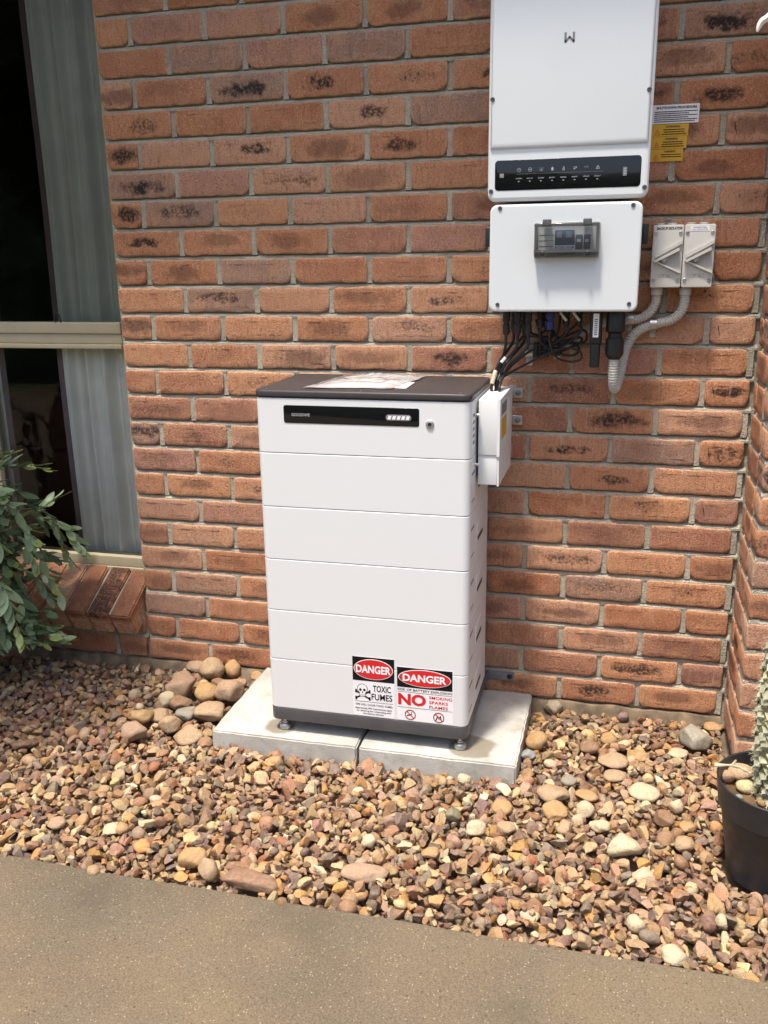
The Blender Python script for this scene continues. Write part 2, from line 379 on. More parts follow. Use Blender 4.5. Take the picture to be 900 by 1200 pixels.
def crom(pts, k=8):
    P = [Vector(p) for p in pts]; P = [P[0]*2-P[1]]+P+[P[-1]*2-P[-2]]; out = []
    for i in range(1, len(P)-2):
        a, b, c, d = P[i-1:i+3]
        for j in range(k):
            t = j/k
            out.append(.5*((2*b)+(c-a)*t+(2*a-5*b+4*c-d)*t*t+(3*b-a-3*c+d)*t**3))
    return out+[P[-2]]
def resample(path, step):
    L = [0]
    for a, b in zip(path[:-1], path[1:]): L.append(L[-1]+(b-a).length)
    n = max(2, int(L[-1]/step)); out = []; i = 0
    for k in range(n+1):
        t = L[-1]*k/n
        while i < len(L)-2 and L[i+1] < t: i += 1
        f = (t-L[i])/max(1e-9, L[i+1]-L[i]); out.append(path[i].lerp(path[i+1], f))
    return out
_txt = {}
def text(s, x0, x1, z0, z1, y, mat, parent, name='lettering', bold=0.0):
    """flat lettering fitted to a rectangle of the XZ plane, facing -y"""
    key = (s, bold)
    if key not in _txt:
        cu = bpy.data.curves.new('t', 'FONT'); cu.body = s; cu.size = 1; cu.offset = bold; cu.resolution_u = 3; cu.space_line = 1.05; cu.align_x = 'CENTER'
        o = bpy.data.objects.new('t', cu); COL.objects.link(o)
        bpy.context.view_layer.update()
        me = bpy.data.meshes.new_from_object(o.evaluated_get(bpy.context.evaluated_depsgraph_get()))
        v = np.array([tuple(p.co) for p in me.vertices]); f = [tuple(p.vertices) for p in me.polygons]
        bpy.data.objects.remove(o); bpy.data.curves.remove(cu); bpy.data.meshes.remove(me); _txt[key] = (v, f)
    v, f = _txt[key]; lo, hi = v.min(0), v.max(0)
    b = B(); b.add([(x0+(p[0]-lo[0])/(hi[0]-lo[0])*(x1-x0), y, z0+(p[1]-lo[1])/(hi[1]-lo[1])*(z1-z0)) for p in v], f)
    me = bpy.data.meshes.new(name); me.from_pydata(b.v, [], b.f); me.materials.append(MT[mat])
    o = bpy.data.objects.new(name, me); return link(o, parent)

# ------------------------------------------------------------------ setting
ZC = -.03; ZS = -.078
g = B().box(-400, 400, -400, 400, -.6, -.12).obj('ground', 'lawn', smooth=None); tag(g, kind='structure')
g = B().loft([[(x, y, z) for y, z in ((-1.06, -.118), (-1.06, ZS), (-.25, ZS), (-.03, ZS+.032), (.02, ZS+.032), (.02, -.118))] for x in (-3, 4.5)]).obj('gravel_bed', 'soil', smooth=None); tag(g, kind='structure')
b = B()                                             # path slab with a slightly worn arris
xs = np.linspace(-5, 7, 241); jit = [mnoise.noise((x*3, 0, 0))*.004+mnoise.noise((x*17, 3, 0))*.0015 for x in xs]
rings = [[(x, -7.5, ZC), (x, -1.069+j, ZC), (x, -1.063+j, ZC-.002), (x, -1.0615+j, ZC-.008), (x, -1.0615, -.13), (x, -7.5, -.13)] for x, j in zip(xs, jit)]
b.loft(rings); p = b.obj('concrete_path', 'path', smooth=40); tag(p, kind='structure')

# ------------------------------------------------------------------ brick wall
def brick_mesh(L, H, D, seed):
    r = random.Random(seed); pts = []
    def corner(cx, cz, sx, sz, rad):
        for t in (0, 45, 90):
            t = R_(t); pts.append((cx-sx*rad*(1-math.cos(t)), cz-sz*rad*(1-math.sin(t))))
    big = lambda: r.uniform(.006, .011) if r.random() < .4 else r.uniform(.014, .027)
    sm = lambda: r.uniform(.005, .014)
    L -= .003; H -= .0025; hx, hz = L/2, H/2; order = []; kx = max(3, int(L/.026))
    def seq(cx, cz, sx, sz, rad, rev):
        o = [(cx-sx*rad*(1-math.cos(R_(t))), cz-sz*rad*(1-math.sin(R_(t)))) for t in (0, 30, 60, 90)]
        return o[::-1] if rev else o
    j = lambda: r.gauss(0, .0008)
    order += seq(hx, hz, 1, 1, sm(), False)
    for q in np.linspace(.78, -.78, kx): order.append((hx*q, hz+j()))
    order += seq(-hx, hz, -1, 1, sm(), True)
    order.append((-hx+j(), 0))
    order += seq(-hx, -hz, -1, -1, big(), False)
    for q in np.linspace(-.72, .72, kx): order.append((hx*q, -hz+j()*1.3))
    order += seq(hx, -hz, 1, -1, big(), True)
    order.append((hx+j(), .0))
    order = [(a+j()*.5, c+j()*.5) for a, c in order]
    def ring(ins, y): return [(a-math.copysign(min(ins, abs(a)), a), y+r.uniform(-.0005, .0005), c-math.copysign(min(ins, abs(c)), c)) for a, c in order]
    b = B(); b.loft([ring(0, D), ring(0, .0045), ring(.0015, .0015), ring(.0048, 0), [(a*.80, r.gauss(0, .0007), c*.55) for a, c in order]])
    return b.mesh('brick', 'brick', 50)
BM = {}
def brick(parent, L, cx, y, z, facing='y', seed=None, tilt=True, H=.076, D=.10):
    k = (round(L, 3), H, D)
    if k not in BM: BM[k] = [brick_mesh(L, H, D, hash((k, i)) % 99991) for i in range(12 if abs(L-.23) < .001 else 5)]
    o = bpy.data.objects.new('brick', random.choice(BM[k]))
    t = (lambda s: random.gauss(0, s)) if tilt else (lambda s: 0)
    rot = Matrix.Rotation(t(.004), 4, 'Y') @ Matrix.Rotation(t(.006), 4, 'Z') @ Matrix.Rotation(t(.008), 4, 'X')
    if facing == 'x': rot = Matrix.Rotation(R_(-90), 4, 'Z') @ rot
    return link(o, parent, (cx, y+t(.0012), z), rot)
wall = thing('brick_wall', 'red clay brick house wall with curtained window behind the white battery cabinet', 'wall', (.95, .06, -.1))
MY = .0155
def joints(b, x0, x1, rows, perps, y=0., axis='y'):
    '''raked bed joints (deep under each brick, flush above the next) and nearly flush perpends'''
    mp = (lambda a, d, z: (a, y+d, z)) if axis == 'y' else (lambda a, d, z: (y+d, a, z))
    rr = random.Random(3); n = max(2, int(abs(x1-x0)/.03))
    for r in rows:
        zt = (24-r)*.086+.0735; rings = []
        for k in range(n+1):
            x = x0+(x1-x0)*k/n; e = mnoise.noise((x*11, r*3.1, 0))*.0022+rr.gauss(0, .0006)
            rings.append([mp(x, .03, zt-.003), mp(x, .0045+e, zt-.003), mp(x, .0040+e, zt+.003), mp(x, .0085+e, zt+.0085+e), mp(x, .0155, zt+.0118), mp(x, .03, zt+.0118)])
        b.loft(rings)
        for px in perps(r):
            e = rr.gauss(0, .0012); w = .0085; z0 = (24-r)*.086-.0005; z1 = z0+.077
            q = [(px-w, z0), (px+w, z0), (px+w, z1), (px-w, z1)]
            b.loft([[mp(a, .03, z) for a, z in q], [mp(a, .0055+e+rr.gauss(0, .0008), z) for a, z in q]])
b = B(); b.box(0, 2.4, MY, .12, -.1, 2.7); b.box(-1.7, 0, MY, .12, -.1, .165); b.box(-4, -1.7, MY, .12, -.1, 2.7); b.box(-1.7, 0, MY, .12, 2.3, 2.7)
joints(b, .004, 1.93, range(-3, 25), lambda r: [.235+.24*k for k in range(8)] if r % 2 == 0 else [.115+.24*k for k in range(8)])
joints(b, -1.4, -.002, (24,), lambda r: [-.005-.24*k-.12 for k in range(5)])
b.obj('mortar', 'mortar', wall, None)
# rough mortar footing under the lowest course
b = B(); nx = 260; xs = np.linspace(-1.5, 1.925, nx); rings = []
for x in xs:
    d = .006+.018*abs(mnoise.noise((x*9, 1, 2)))+.008*abs(mnoise.noise((x*31, 1, 2))); h = -.008+.007*mnoise.noise((x*14, 5, 2))
    rings.append([(x, .03, h+.003), (x, -d*.4, h), (x, -d, h-.010-.008*abs(mnoise.noise((x*23, 9, 2)))), (x, -d*1.8, -.1), (x, .03, -.1)])
b.loft(rings).obj('mortar_footing', 'footing', wall, 50)
for r in range(-3, 25):
    zc = (24-r)*.086+.038
    if r % 2 == 0:
        for k in range(8): brick(wall, .23, .24*k+.115, 0, zc)
    else:
        brick(wall, .11, .055, 0, zc)
        for k in range(7): brick(wall, .23, .12+.24*k+.115, 0, zc)
        brick(wall, .122, 1.80+.061, 0, zc)
for r in (23, 24):                                   # courses under the sill
    for k in range(5):
        off = .0 if r == 23 else -.12
        brick(wall, .23, -.125-.24*k+off, 0, (24-r)*.086+.038)
    if r == 24: brick(wall, .11, -.065, 0, .038)
# sloping brick-on-edge sill
sill = bpy.data.objects.new('window_sill', None); link(sill, wall, (-.5, 0, .2))
A0 = Vector((0, -.100, .193)); A1 = Vector((0, .095, .303)); ax = (A1-A0).normalized(); nrm = Vector((0, -ax.z, ax.y))
sill_meshes = []
for i in range(4):
    r = random.Random(50+i); bb = B(); Ls = .224; T = .098; w = .076
    pts = []
    for (px, pn) in ((w/2, 0), (-w/2, 0), (-w/2, -T), (w/2, -T)): pts.append((px, pn))
    bm = bmesh.new(); vs = []
    for l in (0, Ls):
        for px, pn in pts: vs.append(bm.verts.new((px+r.uniform(-.001, .001), l, pn+r.uniform(-.0015, .0015))))
    for f in ((0, 1, 2, 3), (7, 6, 5, 4), (0, 4, 5, 1), (1, 5, 6, 2), (2, 6, 7, 3), (3, 7, 4, 0)): bm.faces.new([vs[q] for q in f])
    bmesh.ops.recalc_face_normals(bm, faces=bm.faces)
    bmesh.ops.bevel(bm, geom=list(bm.edges), offset=.005, segments=2, affect='EDGES')
    me = bpy.data.meshes.new('brick'); bm.to_mesh(me); bm.free(); me.materials.append(MT['brick'])
    me.polygons.foreach_set('use_smooth', [True]*len(me.polygons)); me.set_sharp_from_angle(angle=R_(50)); sill_meshes.append(me)
SR = Matrix(((1, 0, 0, 0), (0, ax.y, nrm.y, 0), (0, ax.z, nrm.z, 0), (0, 0, 0, 1)))
for k in range(17):
    o = bpy.data.objects.new('brick', sill_meshes[k % 4])
    link(o, sill, (-.05-.086*k, A0.y+random.gauss(0, .0025), A0.z+random.gauss(0, .002)), SR @ Matrix.Rotation(random.gauss(0, .008), 4, 'Z'))
b = B(); n0 = A0-nrm*.013+ax*.014; e0 = A0-nrm*.09+ax*.014; n1 = A1-nrm*.013; e1 = A1-nrm*.09
b.loft([[(-1.52, *q.yz) for q in (n0, e0, e1, n1)], [(-.014, *q.yz) for q in (n0, e0, e1, n1)]]).obj('mortar', 'mortar', sill, None)
# aluminium window
win = bpy.data.objects.new('window', None); link(win, wall, (-.75, .09, .28))
def fr(x0, x1, y0, y1, z0, z1, name='frame'): return B().rprism(x0, x1, z0, z1, y1, y0, .004, .003).obj(name, 'frame', win)
fr(-1.6, -.001, .088, .15, .272, .300, 'sill_frame'); fr(-1.6, -.001, .094, .15, .3005, .338, 'sill_frame')
fr(-1.6, -.052, .085, .15, 1.078, 1.094, 'mid_rail'); fr(-1.6, -.052, .092, .15, 1.0945, 1.128, 'mid_rail'); fr(-1.6, -.052, .087, .15, 1.1285, 1.166, 'mid_rail')
fr(-.050, -.001, .090, .15, .3385, 2.26, 'jamb'); fr(-1.6, -1.55, .090, .15, .3385, 2.26, 'jamb'); fr(-1.6, -.001, .088, .15, 2.2605, 2.30, 'head_frame')
fr(-.655, -.594, .095, .14, .3385, 1.0775, 'stile'); fr(-.84, -.80, .095, .14, 1.1665, 2.26, 'stile')
B().box(-1.55, -.05, .117, .121, .3385, 1.0775).obj('pane', 'pane', win, None)
B().box(-1.55, -.05, .119, .123, 1.1665, 2.26).obj('pane', 'screenpane', win, None)
q = onY(68, 371, .087)
B().tube(crom([(q[0]-.011, .088, 1.166), (q[0]-.011, .082, 1.196), (q[0]+.005, .082, 1.194), (q[0]+.009, .088, 1.166)], 5), .0022, 8).obj('latch', 'black', win)
# eave that shades the upper wall
ev = bpy.data.objects.new('eave', None); link(ev, wall, (0, -.15, 2.6))
B().box(-4, 5, -.28, .0, 2.66, 2.675).obj('soffit', 'soffit', ev, None)
B().box(-4, 5, -.295, -.2805, 2.56, 2.74).obj('fascia', 'soffit', ev, None)
B().tube([(-4, -.340, 2.60), (5, -.340, 2.60)], .044, 14).obj('gutter', 'frame', ev)
b = B(); b.add([(-4, -.28, 2.75), (5, -.28, 2.75), (5, 3.5, 4.2), (-4, 3.5, 4.2), (-4, -.28, 2.78), (5, -.28, 2.78), (5, 3.5, 4.23), (-4, 3.5, 4.23)], [(0, 1, 2, 3), (4, 7, 6, 5), (0, 4, 5, 1), (1, 5, 6, 2), (2, 6, 7, 3), (3, 7, 4, 0)])
b.obj('roof', 'roof', ev, None)

# return wall on the right
PX, PY = 1.93, -.29
pier = thing('brick_return_wall', 'projecting red brick corner of the house behind the cactus pot', 'wall', (2.2, -.15, -.1))
b = B(); b.box(PX+MY, 4.2, PY+MY, -.001, -.1, 2.31); joints(b, PX+.004, 2.6, range(-3, 25), lambda r: [PX+.235+.24*k for k in range(2)] if r % 2 == 0 else [PX+.115+.24*k for k in range(2)], PY)
joints(b, -.002, PY+.004, range(-3, 25), lambda r: [-.1855] if r % 2 == 0 else [-.066, -.19], PX, 'x')
b.obj('mortar', 'mortar', pier, None)
for r in range(-3, 25):
    zc = (24-r)*.086+.038
    if r % 2 == 0:
        brick(pier, .23, PX+.115, PY, zc, D=.09)
        for k in range(2): brick(pier, .23, PX+.24+.24*k+.115, PY, zc)
        brick(pier, .168, PX, -.0965, zc, 'x', D=.05)
    else:
        brick(pier, .11, PX+.055, PY, zc, D=.09)
        for k in range(2): brick(pier, .23, PX+.12+.24*k+.115, PY, zc)
        brick(pier, .048, PX, -.036, zc, 'x', D=.05); brick(pier, .115, PX, -.1295, zc, 'x', D=.05)

# ------------------------------------------------------------------ room behind the glass
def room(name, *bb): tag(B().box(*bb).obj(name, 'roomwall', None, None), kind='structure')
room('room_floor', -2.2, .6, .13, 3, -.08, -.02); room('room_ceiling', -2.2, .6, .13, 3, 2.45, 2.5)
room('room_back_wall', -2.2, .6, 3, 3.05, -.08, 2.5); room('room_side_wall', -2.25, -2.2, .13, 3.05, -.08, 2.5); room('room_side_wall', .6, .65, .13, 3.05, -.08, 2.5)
def curtain(x0, x1, y, z0, z1, seed, label, hem_left):
    r = random.Random(seed); nx, nz = 120, 26; v = []; f = []
    ph = [r.uniform(0, 6) for _ in range(4)]
    def fold(s, t): return .017*math.sin(s*34+ph[0]+1.2*math.sin(s*7+ph[1]))+.010*math.sin(s*71+ph[2]+t)+.012*t*math.sin(s*16+ph[3])
    for j in range(nz+1):
        t = j/nz; z = z1+(z0-z1)*t
        for i in range(nx+1):
            s = i/nx; xx = x0+(x1-x0)*s+.012*math.sin(s*9+ph[2])*t
            v.append((xx, y+fold(s*(x1-x0)*2.4, t)+.004*math.sin(z*5), z+.006*math.sin(s*25)*t))
    for j in range(nz):
        for i in range(nx): a = j*(nx+1)+i; f.append((a, a+1, a+nx+2, a+nx+1))
    n = len(v); v2 = [(x, yy+.0015, z) for x, yy, z in v]; f2 = [tuple(q+n for q in reversed(t)) for t in f]
    root = thing('curtain', label, 'curtain', ((x0+x1)/2, y, z0))
    b = B(); b.add(v+v2, f+f2); o = bpy.data.objects.new('drape', b.mesh('drape', 'curtain', 180, fix=False)); link(o, root)
    i = 0 if hem_left else nx
    path = [v[j*(nx+1)+i] for j in range(nz+1)]
    b = B(); sgn = -1 if hem_left else 1
    b.loft([[(x+sgn*.000, yy-.004, z), (x+sgn*.022, yy-.002, z), (x+sgn*.022, yy+.002, z), (x, yy+.003, z)] for x, yy, z in path])
    b.obj('hem', 'hem', root, 60)
curtain(-.355, .10, .178, .29, 2.42, 3, 'grey white curtain hanging behind the window next to the brick edge', True)
curtain(-1.25, -.585, .178, .29, 2.42, 8, 'grey white curtain beyond the dark gap, mostly behind the leafy plant', False)
ac = thing('armchair', 'brown leather armchair dim in the gap between the curtains', 'armchair', (-.75, 1.0, -.02))
B().rprism(-1.15, -.35, .25, .86, .75, .55, .06, .03, 'y').obj('backrest', 'leather', ac)
B().rprism(-1.1, -.4, .75, 1.3, .1, .42, .05, .03, 'z').obj('seat', 'leather', ac)
for x in (-1.2, -.42): B().rprism(x, x+.13, .6, 1.35, -.02, .58, .05, .03, 'z').obj('arm', 'leather', ac)
B().tube([(-1.14, .548, .62), (-.36, .548, .62)], .006, 8).obj('seam', 'leather', ac)

# ------------------------------------------------------------------ pavers
for x0, lab in ((.445, 'pale square concrete paver under the left feet of the battery cabinet, beside the river cobbles'),
                (.9025, 'pale square concrete paver under the right feet of the battery cabinet, nearer the cactus pot')):
    b = B(); r = random.Random(int(x0*1000))
    bm = bmesh.new(); bmesh.ops.create_cube(bm, size=1)
    bmesh.ops.scale(bm, vec=(.4495, .447, .087), verts=bm.verts); bmesh.ops.translate(bm, vec=(x0+.22475, -.2275, -.0335), verts=bm.verts)
    bmesh.ops.bevel(bm, geom=list(bm.edges), offset=.0045, segments=2, affect='EDGES')
    bmesh.ops.subdivide_edges(bm, edges=[e for e in bm.edges if e.calc_length() > .2], cuts=40, use_grid_fill=True)
    for v in bm.verts:
        k = mnoise.noise(v.co*35)*.0012+mnoise.noise(v.co*9)*.0012
        edge = min(abs(v.co.x-x0), abs(v.co.x-x0-.4495), abs(v.co.y+.451), abs(v.co.y+.004)) < .008
        v.co += Vector((k, k, 0))*(2.2 if edge else .3)
    me = bpy.data.meshes.new('concrete_paver'); bm.to_mesh(me); bm.free(); me.materials.append(MT['paver'])
    me.polygons.foreach_set('use_smooth', [True]*len(me.polygons)); me.set_sharp_from_angle(angle=R_(35))
    o = bpy.data.objects.new('concrete_paver', me); link(o); tag(o, lab, 'paver')

# ------------------------------------------------------------------ battery cabinet
BX0, BX1, BF, BBK = .622, 1.209, -.412, -.055
bat = thing('battery_cabinet', 'tall white stacked home battery cabinet with danger stickers standing on concrete pavers', 'battery', ((BX0+BX1)/2, (BF+BBK)/2, .01))
def screw(parent, x, y, z, r=.0055, mat='steel', name='screw'):
    b = B(); b.lathe((x, y, z), [(r, 0), (r, -.0012), (r*.8, -.0022), (r*.45, -.0022), (r*.4, -.001)], 16, 'y'); return b.obj(name, mat, parent)
for fx in (BX0+.035, BX1-.024):
    for fy in (BF+.026, BBK-.03):
        ft = B().lathe((fx, fy, .010), [(.014, 0), (.0175, .002), (.018, .007), (.0165, .014), (.012, .0185), (.0085, .020), (.0085, .0235)], 24).obj('foot', 'steel', bat)
        B().cyl((fx, fy, .0337), (fx, fy, .052), .0055).obj('stud', 'steel', ft)
B().rprism(BX0, BX1, BF, BBK, .050, .0895, .022, .002, 'z', bev0=.002).obj('base', 'basegrey', bat)
ZL = [.0900, .2455, .3975, .5505, .7035, .8555, 1.0055]
for i in range(6):
    o = B().rprism(BX0, BX1, BF, BBK, ZL[i]+.0006, ZL[i+1]-.0010, .022, .0018, 'z', 8, bev0=.0018).obj('top_unit' if i == 5 else 'battery_module', 'case', bat, 13)
    zc = (ZL[i]+ZL[i+1])/2
    if i < 5:
        xs = BX1
        B().rprism(-.285, -.17, zc-.034, zc+.022, xs-.01, xs+.0012, .006, .0006, 'x').obj('handle_frame', 'case', o)
        B().rprism(-.275, -.18, zc-.030, zc-.017, xs-.01, xs+.0018, .005, .0006, 'x').obj('handle_slot', 'black', o)
        B().box(xs-.01, xs+.0006, -.385, -.335, zc+.028, zc+.035).obj('rating_label', 'greyink', o, None)
        B().box(xs-.01, xs+.0006, -.385, -.335, zc-.045, zc-.041).obj('rating_label', 'greyink', o, None)
B().rprism(BX0+.002, BX1-.002, BF+.002, BBK, 1.0058, 1.0085, .021, .0005, 'z').obj('lid_gap', 'black', bat)
lid = B().rprism(BX0-.002, BX1+.002, BF-.003, BBK+.002, 1.0088, 1.026, .024, .006, 'z', 8, bev0=.002).obj('lid', 'lid', bat)
for x in (BX0+.03, (BX0+BX1)/2, BX1-.03):
    B().lathe((x, BF+.018, 1.0262), [(.003, 0), (.003, .0008), (.0012, .001)], 10).obj('screw', 'steel', lid)
dp = B().rprism(.704, 1.075, .9385, .9865, BF+.004, BF-.0012, .006, .0008).obj('display', 'glossblack', bat)
text('GOODWE', .7265, .778, .9575, .9655, BF-.0016, 'paleink', dp, bold=.02)
b = B()
b.rprism(.986, 1.054, .953, .9685, BF+.001, BF-.0016, .0075, .0002); b.obj('charge_indicator', 'greyink', dp)
for k in range(5):
    x = .9905+k*.0122
    b = B().add([(x, BF-.002, .956), (x+.0085, BF-.002, .956), (x+.0115, BF-.002, .9655), (x+.003, BF-.002, .9655)], [(0, 1, 2, 3)]); b.obj('charge_bar', 'white', dp, None)
bt = B().lathe((1.103, BF, .9465), [(.0108, .002), (.0108, -.003), (.009, -.0042)], 24, 'y').obj('power_button', 'steel', bat)
B().lathe((1.103, BF-.0043, .9465), [(.0050, .0008), (.0050, -.0006)], 16, 'y').obj('button_centre', 'black', bt)
# side wiring cover
SX0, SX1 = 1.216, 1.270
jb = B().rprism(SX0, SX1, -.330, -.062, .8535, 1.001, .003, .002, 'z', 3, bev0=.001).obj('wiring_cover', 'case', bat)
B().box(SX1-.004, SX1+.0035, -.3335, -.0605, .8505, 1.0025).obj('cover_plate', 'case', jb, None)
B().rprism(SX0, SX1-.0025, -.327, -.064, .772, .8532, .003, .002, 'z', 3, bev0=.001).obj('lower_cover', 'case', jb)
B().box(SX1-.0022, SX1+.0025, -.330, -.0625, .7695, .8503).obj('cover_plate', 'case', jb, None)
B().box(BX1, SX0+.004, -.30, -.10, .79, .99).obj('gasket', 'black', jb, None)
B().box(SX1+.0036, SX1+.0042, -.30, -.20, .89, .945).obj('warning_label', 'yellow', jb, None)
B().box(SX1+.0036, SX1+.0042, -.30, -.20, .955, .985).obj('rating_label', 'greyink', jb, None)
B().box(SX1+.0036, SX1+.0042, -.17, -.12, .90, .98).obj('rating_label', 'white', jb, None)
for z in (.962, .83): B().cyl((BX1-.002, -.345, z), (SX0+.004, -.345, z), .0042, n=10).obj('screw', 'steel', jb)
B().box(BX1-.001, BX1+.0007, -.385, -.348, .88, .985).obj('rating_label', 'white', bat, None)
for k in range(5): B().box(BX1, BX1+.0011, -.380, -.353, .89+k*.018, .898+k*.018).obj('print_line', 'greyink', bat, None)
# anchor straps to the wall
def strap(x0, x1, z, h, mat='greysteel', bolt='black'):
    s = B().rprism(x0, x1, z-h/2, z+h/2, -.002, -.0055, .003, .0006).obj('wall_strap', mat, bat)
    B().lathe((x1-.013, -.0056, z), [(.0085, 0), (.0085, -.001), (.006, -.002), (.006, -.006), (.004, -.007)], 12, 'y').obj('bolt', bolt, s)
    B().box(x0, x0+.003, -.056, -.0057, z-h/2, z+h/2).obj('strap_leg', mat, s, None)
strap(1.207, 1.293, .063, .030); strap(1.255, 1.297, .974, .030, 'steel', 'greysteel'); strap(1.259, 1.298, .893, .028, 'steel', 'greysteel')
# danger stickers
Y0 = BF-.0006
s1 = B().rprism(.8785, 1.0005, .0935, .277, BF+.001, Y0, .002, .0001).obj('danger_sticker', 'white', bat, None); s1['label'] = 'danger toxic fumes sticker with skull and crossbones'
B().box(.8785, 1.0005, Y0-.0004, Y0-.0001, .2035, .277).obj('header_panel', 'ink', s1, None)
B().ellipse(.9395, .2405, .0575, .0315, Y0-.0008).obj('ellipse_border', 'white', s1)
B().ellipse(.9395, .2405, .0555, .0295, Y0-.0012).obj('red_ellipse', 'red', s1)
text('DANGER', .889, .991, .2285, .2530, Y0-.0017, 'white', s1, bold=.035)
text('TOXIC', .9375, .990, .172, .192, Y0-.0005, 'ink', s1, bold=.018); text('FUMES', .933, .994, .146, .166, Y0-.0005, 'ink', s1, bold=.014)
text('FIRE WILL CAUSE TOXIC FUMES', .886, .994, .1262, .1318, Y0-.0005, 'ink', s1, bold=.012)
text('Appropriate PPE requirements apply', .884, .993, .1135, .1205, Y0-.0005, 'ink', s1, bold=.012)
text('for entering fire responding with', .888, .990, .1055, .1120, Y0-.0005, 'ink', s1, bold=.012)
text('the battery systems', .908, .968, .0975, .1040, Y0-.0005, 'ink', s1, bold=.012)
B().stroke([(.884, .1385), (.995, .1385)], .0008, Y0-.0004).obj('rule', 'ink', s1, None)
# skull
sx, sz = .9065, .178
b = B()
for a in (1, -1):
    b.stroke([(sx-a*.020, sz-.030), (sx+a*.020, sz-.008)], .0048, Y0-.0004)
    for dx, dz in ((-a*.020, -.030), (a*.020, -.008)):
        for e in (-1, 1): b.ellipse(sx+dx+.001, sz+dz+e*.0028, .0030, .0030, Y0-.0004, .0003, 12)
b.obj('crossbones', 'ink', s1, None)
b = B().ellipse(sx, sz, .0155, .0155, Y0-.0006); b.rprism(sx-.0095, sx+.0095, sz-.024, sz-.008, Y0-.0002, Y0-.0006, .003, 0); sk = b.obj('skull_outline', 'ink', s1, None)
b = B().ellipse(sx, sz, .0140, .0140, Y0-.0009); b.rprism(sx-.0082, sx+.0082, sz-.0227, sz-.008, Y0-.0007, Y0-.0010, .0025, 0); b.obj('skull_face', 'white', sk, None)
b = B()
for a in (-1, 1): b.ellipse(sx+a*.0058, sz-.003, .0038, .0042, Y0-.0013, .0002, 16)
b.ellipse(sx, sz-.0105, .0016, .0026, Y0-.0013, .0002, 12)
for k in range(4): b.stroke([(sx-.0051+k*.0034, sz-.0215), (sx-.0051+k*.0034, sz-.0165)], .0008, Y0-.0013, t=.0002)
b.obj('skull_eyes', 'ink', sk, None)
s2 = B().rprism(1.0085, 1.1695, .0935, .2575, BF+.001, Y0, .002, .0001).obj('danger_sticker', 'white', bat, None); s2['label'] = 'danger battery explosion no smoking sparks flames sticker'
B().box(1.0085, 1.1665, Y0-.0004, Y0-.0001, .1965, .2575).obj('header_panel', 'ink', s2, None)
B().ellipse(1.0875, .2275, .0755, .0265, Y0-.0008).obj('ellipse_border', 'white', s2)
B().ellipse(1.0875, .2275, .0735, .0245, Y0-.0012).obj('red_ellipse', 'red', s2)
text('DANGER', 1.025, 1.150, .2160, .2390, Y0-.0017, 'white', s2, bold=.035)
text('RISK OF BATTERY EXPLOSION', 1.0105, 1.166, .1860, .1930, Y0-.0005, 'ink', s2, bold=.012)
text('NO', 1.011, 1.0915, .1415, .1775, Y0-.0005, 'red', s2, bold=.045)
for i, t in enumerate(('SMOKING', 'SPARKS', 'FLAMES')): text(t, 1.1005, (1.166, 1.1545, 1.154)[i], .1670-i*.0145, .1765-i*.0145, Y0-.0005, 'red', s2, bold=.016)
b = B()
for z in (.182, .1345): b.stroke([(1.010, z), (1.167, z)], .0008, Y0-.0004)
b.obj('rule', 'ink', s2, None)
for cx in (1.046, 1.128):
    t = [(cx+.0145*math.cos(2*math.pi*k/32), .1125+.0145*math.sin(2*math.pi*k/32)) for k in range(32)]
    b = B().stroke(t, .0024, Y0-.0008, True); b.stroke([(cx-.010, .1225), (cx+.010, .1025)], .0024, Y0-.0008); o = b.obj('prohibition_ring', 'red', s2, None)
    b = B()
    if cx < 1.1: b.stroke([(cx-.009, .1085), (cx+.004, .1145)], .0032, Y0-.0004); b.stroke([(cx+.004, .1145), (cx+.003, .119), (cx+.006, .121)], .0012, Y0-.0004)
    else: b.stroke([(cx-.008, .1035), (cx-.003, .117), (cx, .109), (cx+.005, .117), (cx+.007, .105)], .0028, Y0-.0004)
    b.obj('pictogram', 'ink', o, None)

# plastic pouch of papers on the lid
ZT = 1.0265
pc = [onZ(u, v, ZT) for u, v in ((378, 449), (398, 452), (476, 455.5), (487, 449), (470, 438), (400, 438))]
pouch = thing('document_pouch', 'crumpled clear plastic pouch of white papers lying on the dark cabinet lid', 'pouch', (float(np.mean([p[0] for p in pc])), float(np.mean([p[1] for p in pc])), ZT))
B().add([(*onZ(u, v, ZT)[:2], ZT+.0006+k) for k in (0, .0022) for u, v in ((396, 451.5), (476, 456), (486, 449), (410, 446))], [(0, 3, 2, 1), (4, 5, 6, 7), (0, 1, 5, 4), (1, 2, 6, 5), (2, 3, 7, 6), (3, 0, 4, 7)]).obj('paper', 'paper', pouch, None)
px0, px1, py0, py1 = pc[0][0]-.0, pc[3][0]-.015, -.372, -.105
nx, ny = 56, 40; v = []; f = []
for j in range(ny+1):
    for i in range(nx+1):
        s, t = i/nx, j/ny
        e = min(1, 7*min(s, 1-s))*min(1, 7*min(t, 1-t))
        cr = mnoise.noise((s*4, t*4, 1)); cr2 = abs(mnoise.noise((s*9, t*8, 4))); cr3 = abs(mnoise.noise((s*22, t*20, 7)))
        h = .0036+e*(.009*max(0, math.sin(math.pi*s))**.7+.0045*cr+.0035*cr2+.0012*cr3)
        x = px0+(px1-px0)*s+.03*(t-.5)*1.2+.008*mnoise.noise((s*5, t*5, 9)); y = py0+(py1-py0)*t+.010*mnoise.noise((s*5, t*5, 3))+.02*(s-.5)
        v.append((x, y, ZT+max(h, .0034)))
for j in range(ny):
    for i in range(nx): a = j*(nx+1)+i; f.append((a, a+1, a+nx+2, a+nx+1))
B().add(v, f).obj('film', 'bag', pouch, 60)
b = B()
